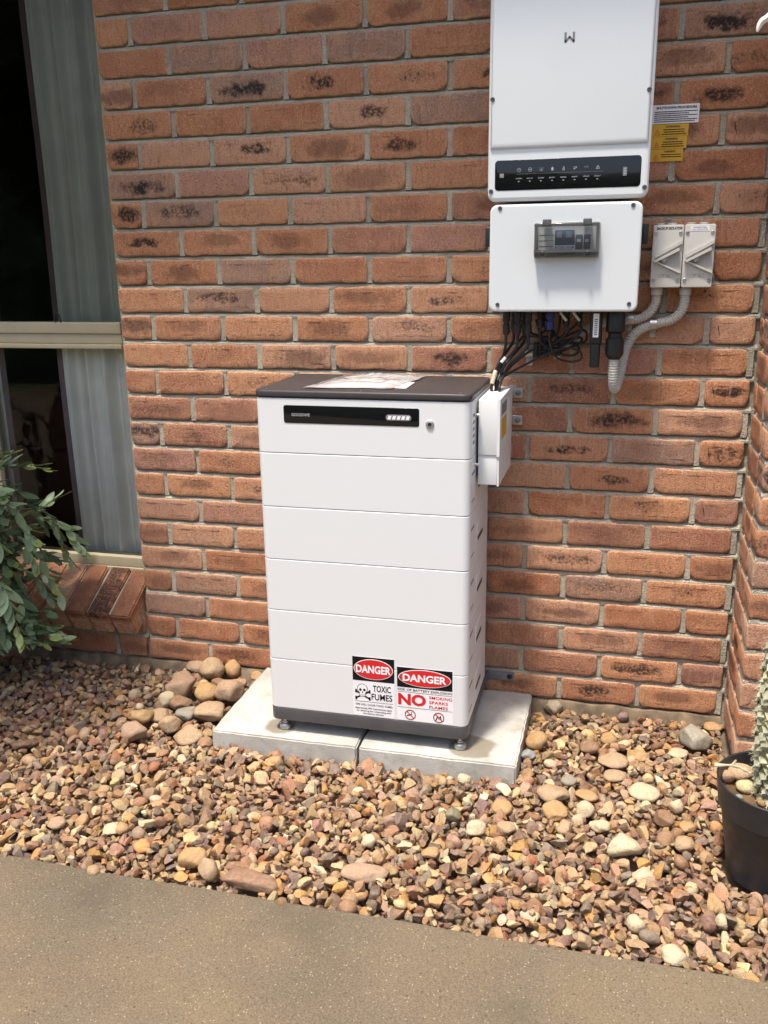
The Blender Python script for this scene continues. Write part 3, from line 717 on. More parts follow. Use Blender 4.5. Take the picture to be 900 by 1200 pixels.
for k, (s0, t0) in enumerate(((.12, .1), (.5, .28), (.3, .5))):
    x = px0+(px1-px0)*s0; y = py0+(py1-py0)*t0
    b.box(x, x+.11, y, y+.09, ZT+.0028+.0004*k, ZT+.0031+.0004*k)
b.obj('leaflet', 'paper', pouch, None)

# ------------------------------------------------------------------ inverter
inv = thing('inverter', 'white wall mounted solar inverter with black display strip above a junction cover', 'inverter', (1.411, -.09, 1.217))
B().rprism(1.222, 1.600, 1.505, 2.08, -.002, -.12, .012, .002).obj('housing', 'case', inv)
fc = B().rprism(1.2085, 1.6145, 1.4975, 2.10, -.11, -.181, .020, .010, n=8, bs=3).obj('front_cover', 'case2', inv, 13)
# raised upper panel with a sloped lip over the display
b = B(); ol = lambda i, z0: [(1.2085+i+.004, z0), (1.6105-i, z0), (1.6105-i, 2.095), (1.2125+i, 2.095)]
b.loft([[(x, y, z) for x, z in ol(i, z0)] for i, z0, y in ((.003, 1.6255, -.1805), (.0032, 1.6265, -.1835), (.006, 1.632, -.1865), (.010, 1.640, -.1875))])
b.obj('raised_panel', 'case2', inv, 60)
YI = -.1812
dsp = B().rprism(1.228, 1.594, 1.5245, 1.5985, -.175, -.1818, .009, .0006).obj('display', 'glossblack', inv)
yd = -.1822
W0, WZ = 1.2455, 1.561
B().rprism(W0-.005, W0+.006, WZ-.005, WZ+.005, -.1815, -.1824, .001, .0002).obj('app_icon', 'greyink', dsp)
caps = ('SYSTEM', 'BACK-UP', 'COM', 'BATTERY', 'GRID', 'ENERGY', 'WI-FI', 'FAULT')
for k in range(8):
    x = 1.290+k*.0283; z = 1.574; b = B(); w = .0011
    circ = lambda r, n=14, a0=0, a1=360, cz=z: [(x+r*math.cos(R_(a0+(a1-a0)*q/n)), cz+r*math.sin(R_(a0+(a1-a0)*q/n))) for q in range(n+1)]
    if k == 0: b.stroke(circ(.0045), w, yd); b.stroke([(x, z), (x, z+.0045)], w, yd)
    elif k == 1: b.stroke(circ(.0045), w, yd); b.stroke([(x-.002, z), (x+.002, z)], w*1.4, yd)
    elif k == 2: b.stroke(circ(.0045, 8, 130, 230), w, yd); b.stroke(circ(.0045, 8, -50, 50), w, yd); b.ellipse(x, z, .0015, .0015, yd, n=10); b.stroke([(x, z), (x, z-.004)], w, yd)
    elif k == 3: b.box(x-.0026, x+.0026, yd, yd+.0002, z-.004, z+.003); b.box(x-.0012, x+.0012, yd, yd+.0002, z+.003, z+.0045)
    elif k == 4: b.stroke([(x-.003, z-.004), (x, z+.005), (x+.003, z-.004)], w, yd); b.stroke([(x-.0022, z-.001), (x+.0022, z-.001)], w, yd); b.stroke([(x-.003, z-.004), (x+.003, z-.004)], w, yd)
    elif k == 5: b.stroke([(x-.004, z-.002), (x+.001, z-.002), (x+.004, z+.003)], w, yd); b.stroke([(x-.003, z+.003), (x, z+.001), (x-.002, z-.004)], w, yd); b.stroke([(x+.001, z+.003), (x+.0042, z+.003), (x+.0042, z)], w, yd)
    elif k == 6:
        for r_ in (.002, .004, .006): b.stroke(circ(r_, 8, 45, 135, z-.003), w, yd)
    else: b.stroke([(x-.0045, z-.0035), (x, z+.0045), (x+.0045, z-.0035)], w, yd, True); b.stroke([(x, z-.0018), (x, z+.0015)], w, yd)
    b.obj('status_icon', 'paleink', dsp, None)
    text(caps[k], x-.0075, x+.0075, 1.5515, 1.5545, yd, 'paleink', dsp, bold=.01)
    B().box(x-.002, x+.002, yd, yd+.0002, 1.545, 1.5468).obj('indicator', 'paleink', dsp, None)
B().box(1.285, 1.502, -.1820, -.1818, 1.5638, 1.5642).obj('divider', 'greyink', dsp, None)
b = B(); b.stroke([(1.551, 1.552), (1.559, 1.552), (1.559, 1.571), (1.551, 1.571)], .0010, yd, True)
for q in range(4): b.box(1.5525, 1.5575, yd, yd+.0002, 1.554+q*.0042, 1.5568+q*.0042)
b.obj('battery_gauge', 'paleink', dsp, None)
b = B().stroke([(1.3965, 1.885), (1.3965, 1.8655), (1.4065, 1.8755), (1.4165, 1.8655), (1.4165, 1.885)], .0052, -.1881); b.obj('maker_logo', 'greyink', inv, None)
for x, z in ((1.2195, 1.744), (1.6025, 1.747), (1.2185, 1.5235), (1.6045, 1.5225)): screw(inv, x, -.1875 if z > 1.6 else -.1812, z, .0058, 'basegrey')
B().rprism(1.228, 1.594, 1.225, 1.485, -.002, -.14, .010, .002).obj('junction_box', 'case', inv)
jc = B().rprism(1.2165, 1.6045, 1.2165, 1.4905, -.135, -.180, .020, .006, n=8, bs=3).obj('junction_cover', 'case2', inv, 13)
for x, z in ((1.243, 1.4815), (1.580, 1.4808), (1.241, 1.2355), (1.583, 1.237)): screw(jc, x, -.1805, z, .0055, 'basegrey')
for x0, x1 in ((1.198, 1.2165), (1.6045, 1.622)): B().rprism(x0, x1, 1.386, 1.436, -.06, -.13, .004, .002).obj('side_latch', 'black', inv)
# breaker window
bw = B().rprism(1.3345, 1.5015, 1.3535, 1.4435, -.181, -.1835, .004, .001).obj('breaker_window', 'isodark', jc)
B().box(1.345, 1.492, -.1842, -.1837, 1.37, 1.432).obj('backing_plate', 'conduit', bw, None)
bk = B().rprism(1.388, 1.437, 1.384, 1.424, -.184, -.197, .002, .001).obj('breaker', 'bluegrey', bw)
for x in (1.393, 1.4165): B().rprism(x, x+.014, 1.404, 1.419, -.1965, -.203, .002, .001).obj('toggle', 'lever', bk)
for x in (1.441, 1.4615):
    B().rprism(x, x+.017, 1.376, 1.412, -.184, -.193, .002, .001).obj('terminal', 'bluegrey', bw); B().box(x+.003, x+.013, -.1937, -.1931, 1.393, 1.400).obj('terminal_label', 'conduit', bw, None)
for k in range(3): B().box(1.347, 1.385, -.1848, -.1843, 1.383+k*.014, 1.3842+k*.014).obj('slot_line', 'black', bw, None)
tl = B().rprism(1.386, 1.440, 1.3685, 1.3855, -.197, -.1985, .001, .0002).obj('label_strip', 'white', bw, None)
text('BATTERY SYSTEM', 1.389, 1.437, 1.378, 1.383, -.1988, 'ink', tl, bold=.01); text('D.C. ISOLATOR', 1.391, 1.435, 1.371, 1.376, -.1988, 'ink', tl, bold=.01)
b = B(); b.rprism(1.336, 1.500, 1.355, 1.442, -.184, -.2075, .006, .004); cv = b.obj('clear_cover', 'smoke', bw)
b = B()
for a0, a1, c0, c1 in ((1.336, 1.500, 1.4325, 1.4385), (1.336, 1.500, 1.368, 1.374), (1.3375, 1.3435, 1.3742, 1.4323), (1.4925, 1.4985, 1.3742, 1.4323)): b.box(a0, a1, -.2092, -.2078, c0, c1)
b.obj('cover_rim', 'basegrey', cv, None)
for x in (1.357, 1.459): B().rprism(x, x+.021, 1.434, 1.450, -.19, -.2125, .002, .001).obj('hinge', 'basegrey', cv)
for x in (1.352, 1.467): B().lathe((x+.006, -.206, 1.3655), [(.006, 0), (.006, -.006), (.004, -.0075)], 14, 'y').obj('catch', 'black', cv)
# connectors under the junction box
def gland(x, y, z0, z1, r, mat='black', name='cable_gland'):
    h = z1-z0
    return B().lathe((x, y, z0), [(r*.62, 0), (r*.8, h*.06), (r*.95, h*.1), (r*.95, h*.42), (r*.72, h*.46), (r*.72, h*.54), (r, h*.58), (r, h*.92), (r*.85, h)], 14).obj(name, mat, inv)
for x in (1.2585, 1.2895, 1.3185): gland(x, -.12, 1.150, 1.2162, .0105)
for x in (1.2735, 1.304): gland(x, -.075, 1.160, 1.2245, .010)
gland(1.350, -.10, 1.168, 1.2245, .011); gland(1.378, -.12, 1.165, 1.2162, .0115, 'blue'); gland(1.42, -.10, 1.175, 1.2245, .010); gland(1.455, -.10, 1.178, 1.2245, .009)
gland(1.552, -.12, 1.088, 1.2162, .0255)
dg = thing('communication_dongle', 'black plug-in dongle with white barcode label under the junction cover', 'dongle', (1.501, -.13, 1.06))
B().rprism(1.4845, 1.5175, -.140, -.112, 1.130, 1.2162, .009, .002, 'z', bev0=.002).obj('body', 'black', dg)
B().rprism(1.4875, 1.5145, -.137, -.115, 1.0655, 1.1298, .009, .004, 'z', bev0=.004).obj('end_cap', 'rubber', dg)
B().box(1.4935, 1.5085, -.1407, -.1401, 1.147, 1.2095).obj('barcode_label', 'white', dg, None)
for k in range(9): B().box(1.497, 1.505, -.1411, -.1408, 1.153+k*.005, 1.1552+k*.005).obj('print_line', 'ink', dg, None)
# DC cable bundle from the inverter to the cabinet
def cable(pts, r, label, group=None, mat='rubber', k=8, name='cable'):
    o = B().tube(crom(pts, k), r, 8).obj(name, mat, None, 60); return tag(o, label, 'cable', group)
ENT = [(1.229, -.175), (1.240, -.16), (1.251, -.18), (1.236, -.145), (1.247, -.15)]
st = [(1.2585, -.12, 1.152), (1.2895, -.12, 1.152), (1.3185, -.12, 1.152), (1.2735, -.075, 1.162), (1.304, -.075, 1.162)]
for i, (a, e) in enumerate(zip(st, ENT)):
    o = [0, .008, .022, -.004, .012][i]
    cable([a, (a[0]-.001, a[1]-.002, a[2]-.035), (1.247+o*1.3, -.115-.006*i, 1.075), (1.238+o*.8, -.135, 1.04), (e[0], e[1], 1.016), (e[0], e[1], .999)], .0042,
          'black power cable running from the inverter glands down into the cabinet side cover', 'black battery cables under the inverter')
cable([(1.378, -.12, 1.168), (1.379, -.122, 1.13), (1.395, -.11, 1.092), (1.43, -.09, 1.076), (1.462, -.085, 1.082), (1.458, -.08, 1.105), (1.42, -.08, 1.112), (1.37, -.08, 1.095), (1.30, -.09, 1.06), (1.25, -.12, 1.03), (1.238, -.17, .999)], .0032, 'thin black data cable looping below the blue connector')
cable([(1.350, -.10, 1.17), (1.352, -.09, 1.13), (1.39, -.07, 1.10), (1.44, -.06, 1.09), (1.455, -.06, 1.112), (1.41, -.055, 1.128), (1.36, -.05, 1.11), (1.32, -.05, 1.10), (1.27, -.07, 1.06), (1.245, -.13, 1.025), (1.245, -.165, .999)], .0035, 'thin black cable coiled behind the data cable loop')
for k, (xa, za, xb, zb) in enumerate(((1.31, 1.15, 1.44, 1.10), (1.36, 1.17, 1.47, 1.12), (1.335, 1.14, 1.41, 1.08), (1.29, 1.13, 1.39, 1.14), (1.40, 1.17, 1.33, 1.07), (1.45, 1.18, 1.35, 1.12))):
    r = random.Random(60+k); j = lambda: r.uniform(-.018, .018)
    cable([(xa, -.07, za+.05), (xa+j(), -.075, za), ((2*xa+xb)/3+j(), -.065+j()*.5, zb+.025+j()), ((xa+xb)/2+j(), -.055, zb+j()), (xb+j(), -.055, zb+.012+j()), (xb+j(), -.06, zb+.04), ((xa+xb)/2+j(), -.05, zb+.03+j()), (1.355, -.05, 1.105)], .0036,
          'black cable in the tangle between the junction cover and the wall junction', 'tangled black cables behind the glands')
for x, lab in ((1.42, 'short black cable with white ferrule tag below the junction cover, next to the blue connector'), (1.455, 'short black cable with white ferrule tag below the junction cover, next to the dongle')):
    root = thing('tagged_cable', lab, 'cable', (x, -.10, 1.178))
    B().tube(crom([(x, -.10, 1.18), (x+.006, -.11, 1.165), (x-.012, -.10, 1.14), (x-.05, -.07, 1.115), (x-.09, -.05, 1.105)], 6), .0038, 8).obj('sheath', 'rubber', root)
    B().tube([(x-.016, -.125, 1.212), (x+.002, -.128, 1.190)], .0036, 8).obj('ferrule_tag', 'conduit', root)
B().tube([(1.251, -.152, 1.078), (1.262, -.15, 1.092)], .0042, 8).obj('cable_tag', 'white', None); tag(bpy.data.objects['cable_tag'], 'small white marker sleeve on the black battery cables', 'cable tag')
tag(B().tube([(1.2295, -.178, 1.022), (1.2345, -.17, 1.045), (1.2365, -.162, 1.055)], .0062, 10).obj('tape_wrap', 'copper', None), 'pale paper wrap round the cables above the cabinet side cover', 'cable tag')
# isolators
def isolator(x0, x1, label):
    o = thing('isolator_switch', label, 'isolator', ((x0+x1)/2, -.03, 1.273), 'grey isolator switches')
    zt, zb = 1.434, 1.2735; yf = -.068
    B().rprism(x0+.001, x1-.001, zb+.002, zt-.002, -.001, yf+.022, .004, .001).obj('base', 'isolator', o)
    B().rprism(x0, x1, zb, zt, yf+.0215, yf, .004, .002).obj('cover', 'isolator', o)
    for dx in (.018, .05): B().lathe((x0+dx, -.03, zt-.003), [(.012, 0), (.012, .008), (.010, .009)], 16).obj('knockout', 'isolator', o)
    w = x1-x0; h = zt-zb
    P = lambda a, c: (x0+a*w, zb+c*h)
    def wedge(pts, y0, y1, mat, name):
        q = [P(*p) for p in pts]; n = len(q)
        B().loft([[(a, y0, c) for a, c in q], [(a, y1, c) for a, c in q]]).obj(name, mat, o, None)
    wedge(((.10, .43), (.97, .72), (.97, .24)), yf+.001, yf-.0006, 'isodark', 'recess')
    wedge(((.08, .53), (.97, .755), (.97, .70), (.10, .475)), yf, yf-.006, 'isolator', 'ridge')
    wedge(((.06, .43), (.88, .64), (.90, .595), (.12, .405)), yf, yf-.014, 'isolator', 'lever')
    wedge(((.06, .43), (.12, .41), (.97, .225), (.97, .265), (.20, .418)), yf, yf-.008, 'isolator', 'ridge')
    wedge(((.30, .455), (.52, .51), (.50, .44), (.40, .40)), yf, yf-.010, 'isodark', 'pivot')
    for a in (.10, .90):
        for c in (.12, .87):
            p = P(a, c); screw(o, p[0], yf, p[1], .0048)
    lb = B().stroke([P(.3, .165), P(.72, .165), P(.72, .215), P(.3, .215)], .0005, yf-.0004, True).obj('rating_mark', 'greyink', o, None)
    text('IP 66', *[P(a, 0)[0] for a in (.38, .64)], P(0, .172)[1], P(0, .208)[1], yf-.0004, 'greyink', lb)
    return o, P, yf
i1, P, yf = isolator(1.6355, 1.7130, 'grey isolator switch with black handwriting, beside the inverter junction cover')
text('BACKUP ISOLATOR', P(.12, 0)[0], P(.95, 0)[0], P(0, .925)[1], P(0, .965)[1], yf-.0004, 'ink', i1, 'handwriting', bold=.03)
i2, P, yf = isolator(1.7150, 1.7925, 'grey isolator switch with a white printed label, next to the handwritten one')
lb = B().box(P(.18, 0)[0], P(.80, 0)[0], yf-.0006, yf-.0001, P(0, .895)[1], P(0, .975)[1]).obj('printed_label', 'white', i2, None)
text('INVERTER', P(.28, 0)[0], P(.70, 0)[0], P(0, .94)[1], P(0, .962)[1], yf-.0010, 'blue', lb); text('A.C. ISOLATOR', P(.24, 0)[0], P(.74, 0)[0], P(0, .908)[1], P(0, .93)[1], yf-.0010, 'blue', lb)
def conduit(pts, r, label):
    path = resample(crom(pts, 16), .00115); rad = [r*(1.03 if i % 6 in (0, 1, 2) else .90) for i in range(len(path))]
    o = B().tube(path, rad, 14).obj('corrugated_conduit', 'conduit', None, 40); tag(o, label, 'conduit', 'corrugated grey conduits')
conduit([(1.729, -.036, 1.258), (1.729, -.034, 1.235), (1.722, -.030, 1.208), (1.700, -.026, 1.187), (1.665, -.024, 1.177), (1.630, -.024, 1.166), (1.600, -.028, 1.143), (1.582, -.035, 1.105), (1.572, -.048, 1.050), (1.565, -.062, 1.020), (1.558, -.088, 1.004), (1.5535, -.112, 1.020), (1.552, -.12, 1.050), (1.552, -.12, 1.095)], .0135, 'grey corrugated conduit curving from the labelled isolator to the large black gland')
conduit([(1.655, -.036, 1.258), (1.654, -.034, 1.235), (1.642, -.030, 1.208), (1.615, -.026, 1.190), (1.575, -.026, 1.183), (1.52, -.026, 1.178), (1.475, -.028, 1.160), (1.44, -.030, 1.130), (1.405, -.032, 1.110), (1.372, -.032, 1.101)], .0125, 'grey corrugated conduit running from the handwritten isolator behind the dongle')
for x, lab in ((1.655, 'grey conduit adaptor under the handwritten isolator'), (1.729, 'grey conduit adaptor under the labelled isolator')):
    tag(B().lathe((x, -.036, 1.2535), [(.0150, 0), (.0155, .002), (.0155, .018), (.0145, .0195)], 20).obj('conduit_adaptor', 'conduit', None), lab, 'adaptor', 'conduit adaptors')
tag(B().rprism(1.328, 1.372, 1.082, 1.122, -.004, -.055, .005, .003).obj('cable_junction', 'black', None), 'black plastic cable junction on the wall below the inverter', 'junction box')
def saddle(x, z, w, label, rc=.0142, yc=-.024):
    o = thing('conduit_saddle', label, 'saddle clip', (x, -.003, z-.03), 'zinc conduit saddles')
    b = B(); n = 10
    o1 = [(yc+ (rc+.0015)*math.cos(R_(20+220*k/n)), z+(rc+.0015)*math.sin(R_(20+220*k/n))) for k in range(n+1)]
    i1_ = [(yc+ rc*math.cos(R_(20+220*k/n)), z+rc*math.sin(R_(20+220*k/n))) for k in range(n+1)]
    prof = o1+i1_[::-1]
    b.loft([[(x-w/2, y, zz) for y, zz in prof], [(x+w/2, y, zz) for y, zz in prof]]); b.obj('strap', 'steel', o)
    B().rprism(x-w/2+.001, x+w/2-.001, z-.038, z-.012, -.0005, -.003, .005, .0005).obj('tab', 'steel', o)
    B().lathe((x, -.003, z-.027), [(.0055, 0), (.0055, -.0015), (.004, -.003), (.0015, -.003)], 12, 'y').obj('screw', 'steel', o)
saddle(1.652, 1.1745, .018, 'zinc saddle clip holding the conduit under the isolators')
saddle(1.590, 1.187, .014, 'zinc saddle clip on the conduit beside the large black gland', .0135, -.026)
saddle(1.314, 1.092, .022, 'zinc saddle clip behind the black battery cables under the inverter', .013, -.02)
saddle(1.392, 1.112, .020, 'zinc saddle clip on the conduit behind the data cable loop', .0135, -.031)
tag(B().rprism(1.256, 1.277, .972, .996, -.0005, -.004, .003, .0006).obj('wall_tab', 'steel', None), 'small zinc tab on the bricks above the cabinet side cover', 'bracket')

# labels on the bricks beside the inverter
def wall_label(x0, x1, z0, z1, mat, label, cat='label'):
    o = B().rprism(x0, x1, z0, z1, .004, -.0035, .001, .0003).obj('warning_plate', mat, None, None); return tag(o, label, cat)
pr = lambda b, x0, x1, z, w, y=-.0042: b.stroke([(x0, z), (x1, z)], w, y)
o = wall_label(1.598, 1.7335, 1.690, 1.736, 'white', 'white shutdown procedure label plate on the bricks beside the inverter')
text('SHUTDOWN PROCEDURE', 1.626, 1.727, 1.7255, 1.7315, -.0042, 'ink', o, bold=.03)
b = B(); r = random.Random(2)
for k in range(6):
    x = 1.622; e = 1.729-r.uniform(0, .03)*(k % 2)
    while x < e: l = r.uniform(.003, .011); pr(b, x, min(x+l, e), 1.719-k*.0048, .0020); x += l+.0018
b.obj('small_print', 'ink', o, None)
for k, (x1, z1, z0) in enumerate(((1.7095, 1.6885, 1.659), (1.7075, 1.6583, 1.628), (1.7000, 1.6273, 1.597))):
    o = wall_label(1.60, x1, z0, z1, 'yellow', ('yellow warning plate directly under the white shutdown plate', 'yellow warning plate sandwiched between two other yellow plates', 'narrowest yellow warning plate, lowest of the three')[k])
    text('WARNING', 1.652, 1.688-.004*k, z1-.0085, z1-.0035, -.0042, 'ink', o, bold=.02)
    b = B().stroke([(1.625, z0+.004), (1.6315, z0+.017), (1.638, z0+.004)], .0011, -.0042, True); b.stroke([(1.6315, z0+.007), (1.6315, z0+.012)], .0012, -.0042); b.obj('hazard_triangle', 'red', o, None)
    b = B(); r = random.Random(k+5)
    for q in range(3 if k < 2 else 2):
        x = 1.643+r.uniform(0, .006); e = x1-.004-r.uniform(0, .008)
        while x < e: l = r.uniform(.004, .010); pr(b, x, min(x+l, e), z1-.0135-q*.0055, .0019); x += l+.0018
    b.obj('small_print', 'ink', o, None)

# ------------------------------------------------------------------ stones
def ico(sub):
    bm = bmesh.new(); bmesh.ops.create_icosphere(bm, subdivisions=sub, radius=1)
    v = np.array([tuple(p.co) for p in bm.verts]); f = np.array([[q.index for q in p.verts] for p in bm.faces]); bm.free(); return v, f
def chisel(v, r, n, lo, hi):
    v = v.copy()
    for _ in range(n):
        d = r.normal(size=3); d /= np.linalg.norm(d); o = r.uniform(lo, hi); k = np.maximum(0, v@d-o); v -= k[:, None]*d*.96
    return v/np.abs(v).max(0)
I3, F3 = ico(3); I2, F2 = ico(2); I4, F4 = ico(4)
T3 = [chisel(I3, rng, rng.integers(9, 15), .26, .66) for _ in range(60)]+[chisel(I3, rng, 5, .65, .95) for _ in range(9)]
T2 = [chisel(I2, rng, rng.integers(7, 11), .28, .70) for _ in range(24)]
PAL = np.array([(.46, .34, .20), (.36, .225, .115), (.40, .215, .07), (.31, .175, .105), (.185, .110, .085), (.25, .205, .155), (.26, .105, .052), (.54, .445, .31), (.24, .13, .072), (.40, .275, .155), (.19, .135, .12), (.33, .215, .155), (.13, .085, .065)])
PW = np.array([.13, .13, .06, .12, .09, .07, .05, .07, .10, .11, .05, .06, .05]); PW /= PW.sum()
XMIN, XMAX, YMIN, YMAX = -1.0, 2.5, -1.092, .0
CS = .004; GX, GY = int((XMAX-XMIN)/CS), int((YMAX-YMIN)/CS)
HG = np.full((GX, GY), ZS); BLK = np.zeros((GX, GY), bool)
gx = XMIN+(np.arange(GX)+.5)*CS; gy = YMIN+(np.arange(GY)+.5)*CS
XX, YY = np.meshgrid(gx, gy, indexing='ij')
HG += .032*np.clip((YY+.25)/.22, 0, 1); HG[YY < -1.0625] = ZC+.004
BLK |= (XX > .447) & (XX < 1.350) & (YY > -.449)
BLK |= (XX > PX-.004) & (YY > PY-.004)
POT = (1.972, -.690)
BLK |= (XX-POT[0])**2+(YY-POT[1])**2 < .098**2
# individually placed stones: (u, v centre in photo px, width px, height px, colour, kind)
tan, och, pnk, crm, gry, brn, red = (.43, .29, .17), (.45, .27, .115), (.41, .265, .17), (.56, .46, .30), (.29, .26, .205), (.26, .145, .075), (.27, .145, .085)
HEAP = [(233, 783, 28, 18, pnk), (248, 790, 27, 28, tan), (272, 789, 21, 21, och), (212, 809, 34, 29, pnk), (240, 816, 28, 24, och), (268, 816, 32, 30, pnk), (246, 837, 35, 23, tan),
        (193, 824, 19, 21, crm), (210, 827, 25, 18, brn), (218, 839, 24, 15, gry), (163, 844, 29, 23, och), (185, 842, 24, 15, tan), (198, 854, 24, 20, tan), (156, 862, 29, 23, pnk), (219, 864, 33, 19, tan),
        (301, 795, 15, 12, och), (212, 796, 21, 13, tan), (254, 802, 14, 10, brn), (279, 803, 17, 12, pnk)]
LOOSE = [(648, 932, 38, 26, tan), (650, 953, 30, 19, och), (661, 973, 24, 24, tan), (665, 919, 21, 18, gry), (685, 953, 22, 22, crm), (688, 934, 28, 15, och), (755, 930, 36, 22, crm), (720, 911, 30, 14, tan),
         (792, 948, 18, 22, crm), (688, 878, 28, 18, brn), (714, 868, 22, 18, och), (748, 888, 24, 14, och), (794, 884, 26, 14, crm), (718, 893, 36, 20, tan), (777, 963, 26, 22, brn), (805, 972, 20, 13, och),
         (702, 970, 26, 18, crm), (543, 916, 18, 18, crm), (556, 973, 28, 22, crm), (592, 975, 24, 20, tan), (588, 949, 24, 18, och), (430, 990, 18, 18, crm), (503, 1003, 22, 15, och), (130, 974, 26, 15, crm),
         (140, 974, 20, 16, och), (63, 968, 22, 16, pnk), (802, 994, 24, 20, tan), (683, 1108, 24, 28, tan), (744, 1088, 22, 24, crm), (790, 1124, 30, 22, crm), (846, 1085, 18, 24, crm)]
FEAT = [(290, 1033, 78, 27, red, 'flat reddish rock lying along the concrete path edge below the cabinet', .42), (424, 1024, 62, 26, pnk, 'flat pinkish rock half buried among the gravel near the path edge', .42),
        (224, 1008, 34, 27, och, 'ochre rounded rock touching the flat reddish rock at the path edge', .7), (241, 1024, 30, 30, tan, 'tan upright rock beside the flat reddish rock at the path edge', .8),
        (24, 873, 34, 17, brn, 'brown flat rock in the shaded gravel near the leafy plant', .5), (814, 868, 42, 36, (.33, .31, .255), 'large pale grey rock in the gravel by the projecting brick corner', .75),
        (731, 994, 47, 34, (.56, .49, .32), 'lumpy cream rock by itself on the gravel near the cactus pot', .75), (628, 871, 27, 27, och, 'ochre lump of rock against the edge of the right paver', .9),
        (617, 887, 20, 14, (.30, .31, .30), 'small blue grey stone against the edge of the right paver', .7), (646, 831, 27, 22, (.33, .27, .19), 'dusty brown grey stone at the wall behind the right paver', .7),
        (836, 853, 27, 14, och, 'flat ochre pebble in the corner between the two brick walls', .6)]
stone_mats = {}
def big_stone(u, v, w, h, col, seed, smoothness, flat=.75, lift=0):
    r = np.random.default_rng(seed)
    q = onZ(u, v+h*.30, ZC-.012)
    depth = float((np.array(q)-CAM)@RM[2]); s = depth/F_PX
    a = w*s/2; dn = -ray(u, v)[2]/np.linalg.norm(ray(u, v))      # sine of the looking-down angle
    b_ = a*(r.uniform(.78, 1.0) if flat > .5 else r.uniform(.42, .5)); c = max(.30*a, min(a*1.02, (h*s/2-b_*dn*.55)/max(.3, math.sqrt(1-dn*dn)))) if flat > .5 else a*.26
    vv = chisel(I3, r, 8 if smoothness else 11, .58 if smoothness else .52, .95 if smoothness else .9)
    nz = np.array([mnoise.noise(Vector(p)*1.4+Vector((seed, 0, 0))) for p in vv]); n2 = np.array([mnoise.noise(Vector(p)*4+Vector((seed, 5, 0))) for p in vv]); vv = vv*(1+.13*nz+.035*n2)[:, None]
    ang = r.uniform(-.35, .35) if w/h > 1.25 else r.uniform(0, 6.28)
    tl = r.normal(0, .13)
    vv = vv*np.array([a, b_, c]); ca, sa = math.cos(ang+.25), math.sin(ang+.25)
    ct, st_ = math.cos(tl), math.sin(tl)
    vv = vv@np.array([[1, 0, 0], [0, ct, -st_], [0, st_, ct]]).T@np.array([[ca, -sa, 0], [sa, ca, 0], [0, 0, 1]]).T
    zc = ZS+.006-vv[:, 2].min()*.92 if True else 0
    mz = ZC-.010+c*(.80+lift) if flat > .5 else ZC-.008+c*.5
    key = tuple(np.round(col, 3))
    if key not in stone_mats: stone_mats[key] = stone_mat('river_stone', False, col)
    bb = B(); bb.v = [tuple(p) for p in vv]; bb.f = [tuple(t) for t in F3]
    me = bb.mesh('river_stone', stone_mats[key], 180, fix=False)
    o = bpy.data.objects.new('river_stone', me); link(o, None, (float(q[0]), float(q[1])+.012, float(mz)))
    global BLK
    BLK |= ((XX-q[0])/(a*.62))**2+((YY-q[1]-.012)/(b_*.62))**2 < 1
    return o
CN = {tan: 'tan', och: 'ochre', pnk: 'pinkish', crm: 'cream', gry: 'grey', brn: 'dark brown', red: 'reddish'}
for i, s in enumerate(HEAP): tag(big_stone(s[0], s[1], s[2]*1.12, s[3]*1.12, s[4], 100+i, 1, lift=.25), CN[s[4]]+' rounded river cobble in the heap between brick wall and left concrete paver', 'cobble', CN[s[4]]+' river cobbles heaped beside the paver')
for i, s in enumerate(LOOSE):
    rt = s[0] > 600
    tag(big_stone(*s, 200+i, 1), CN[s[4]]+(' larger pebble lying loose on the gravel between right paver and cactus pot' if rt else ' larger pebble lying loose on the gravel between the pavers and the path'),
        'pebble', CN[s[4]]+(' loose pebbles near the cactus pot' if rt else ' loose pebbles in front of the pavers'))
for i, s in enumerate(FEAT): tag(big_stone(*s[:5], 300+i, i in (2, 3, 7, 10), s[6]), s[5], 'rock')

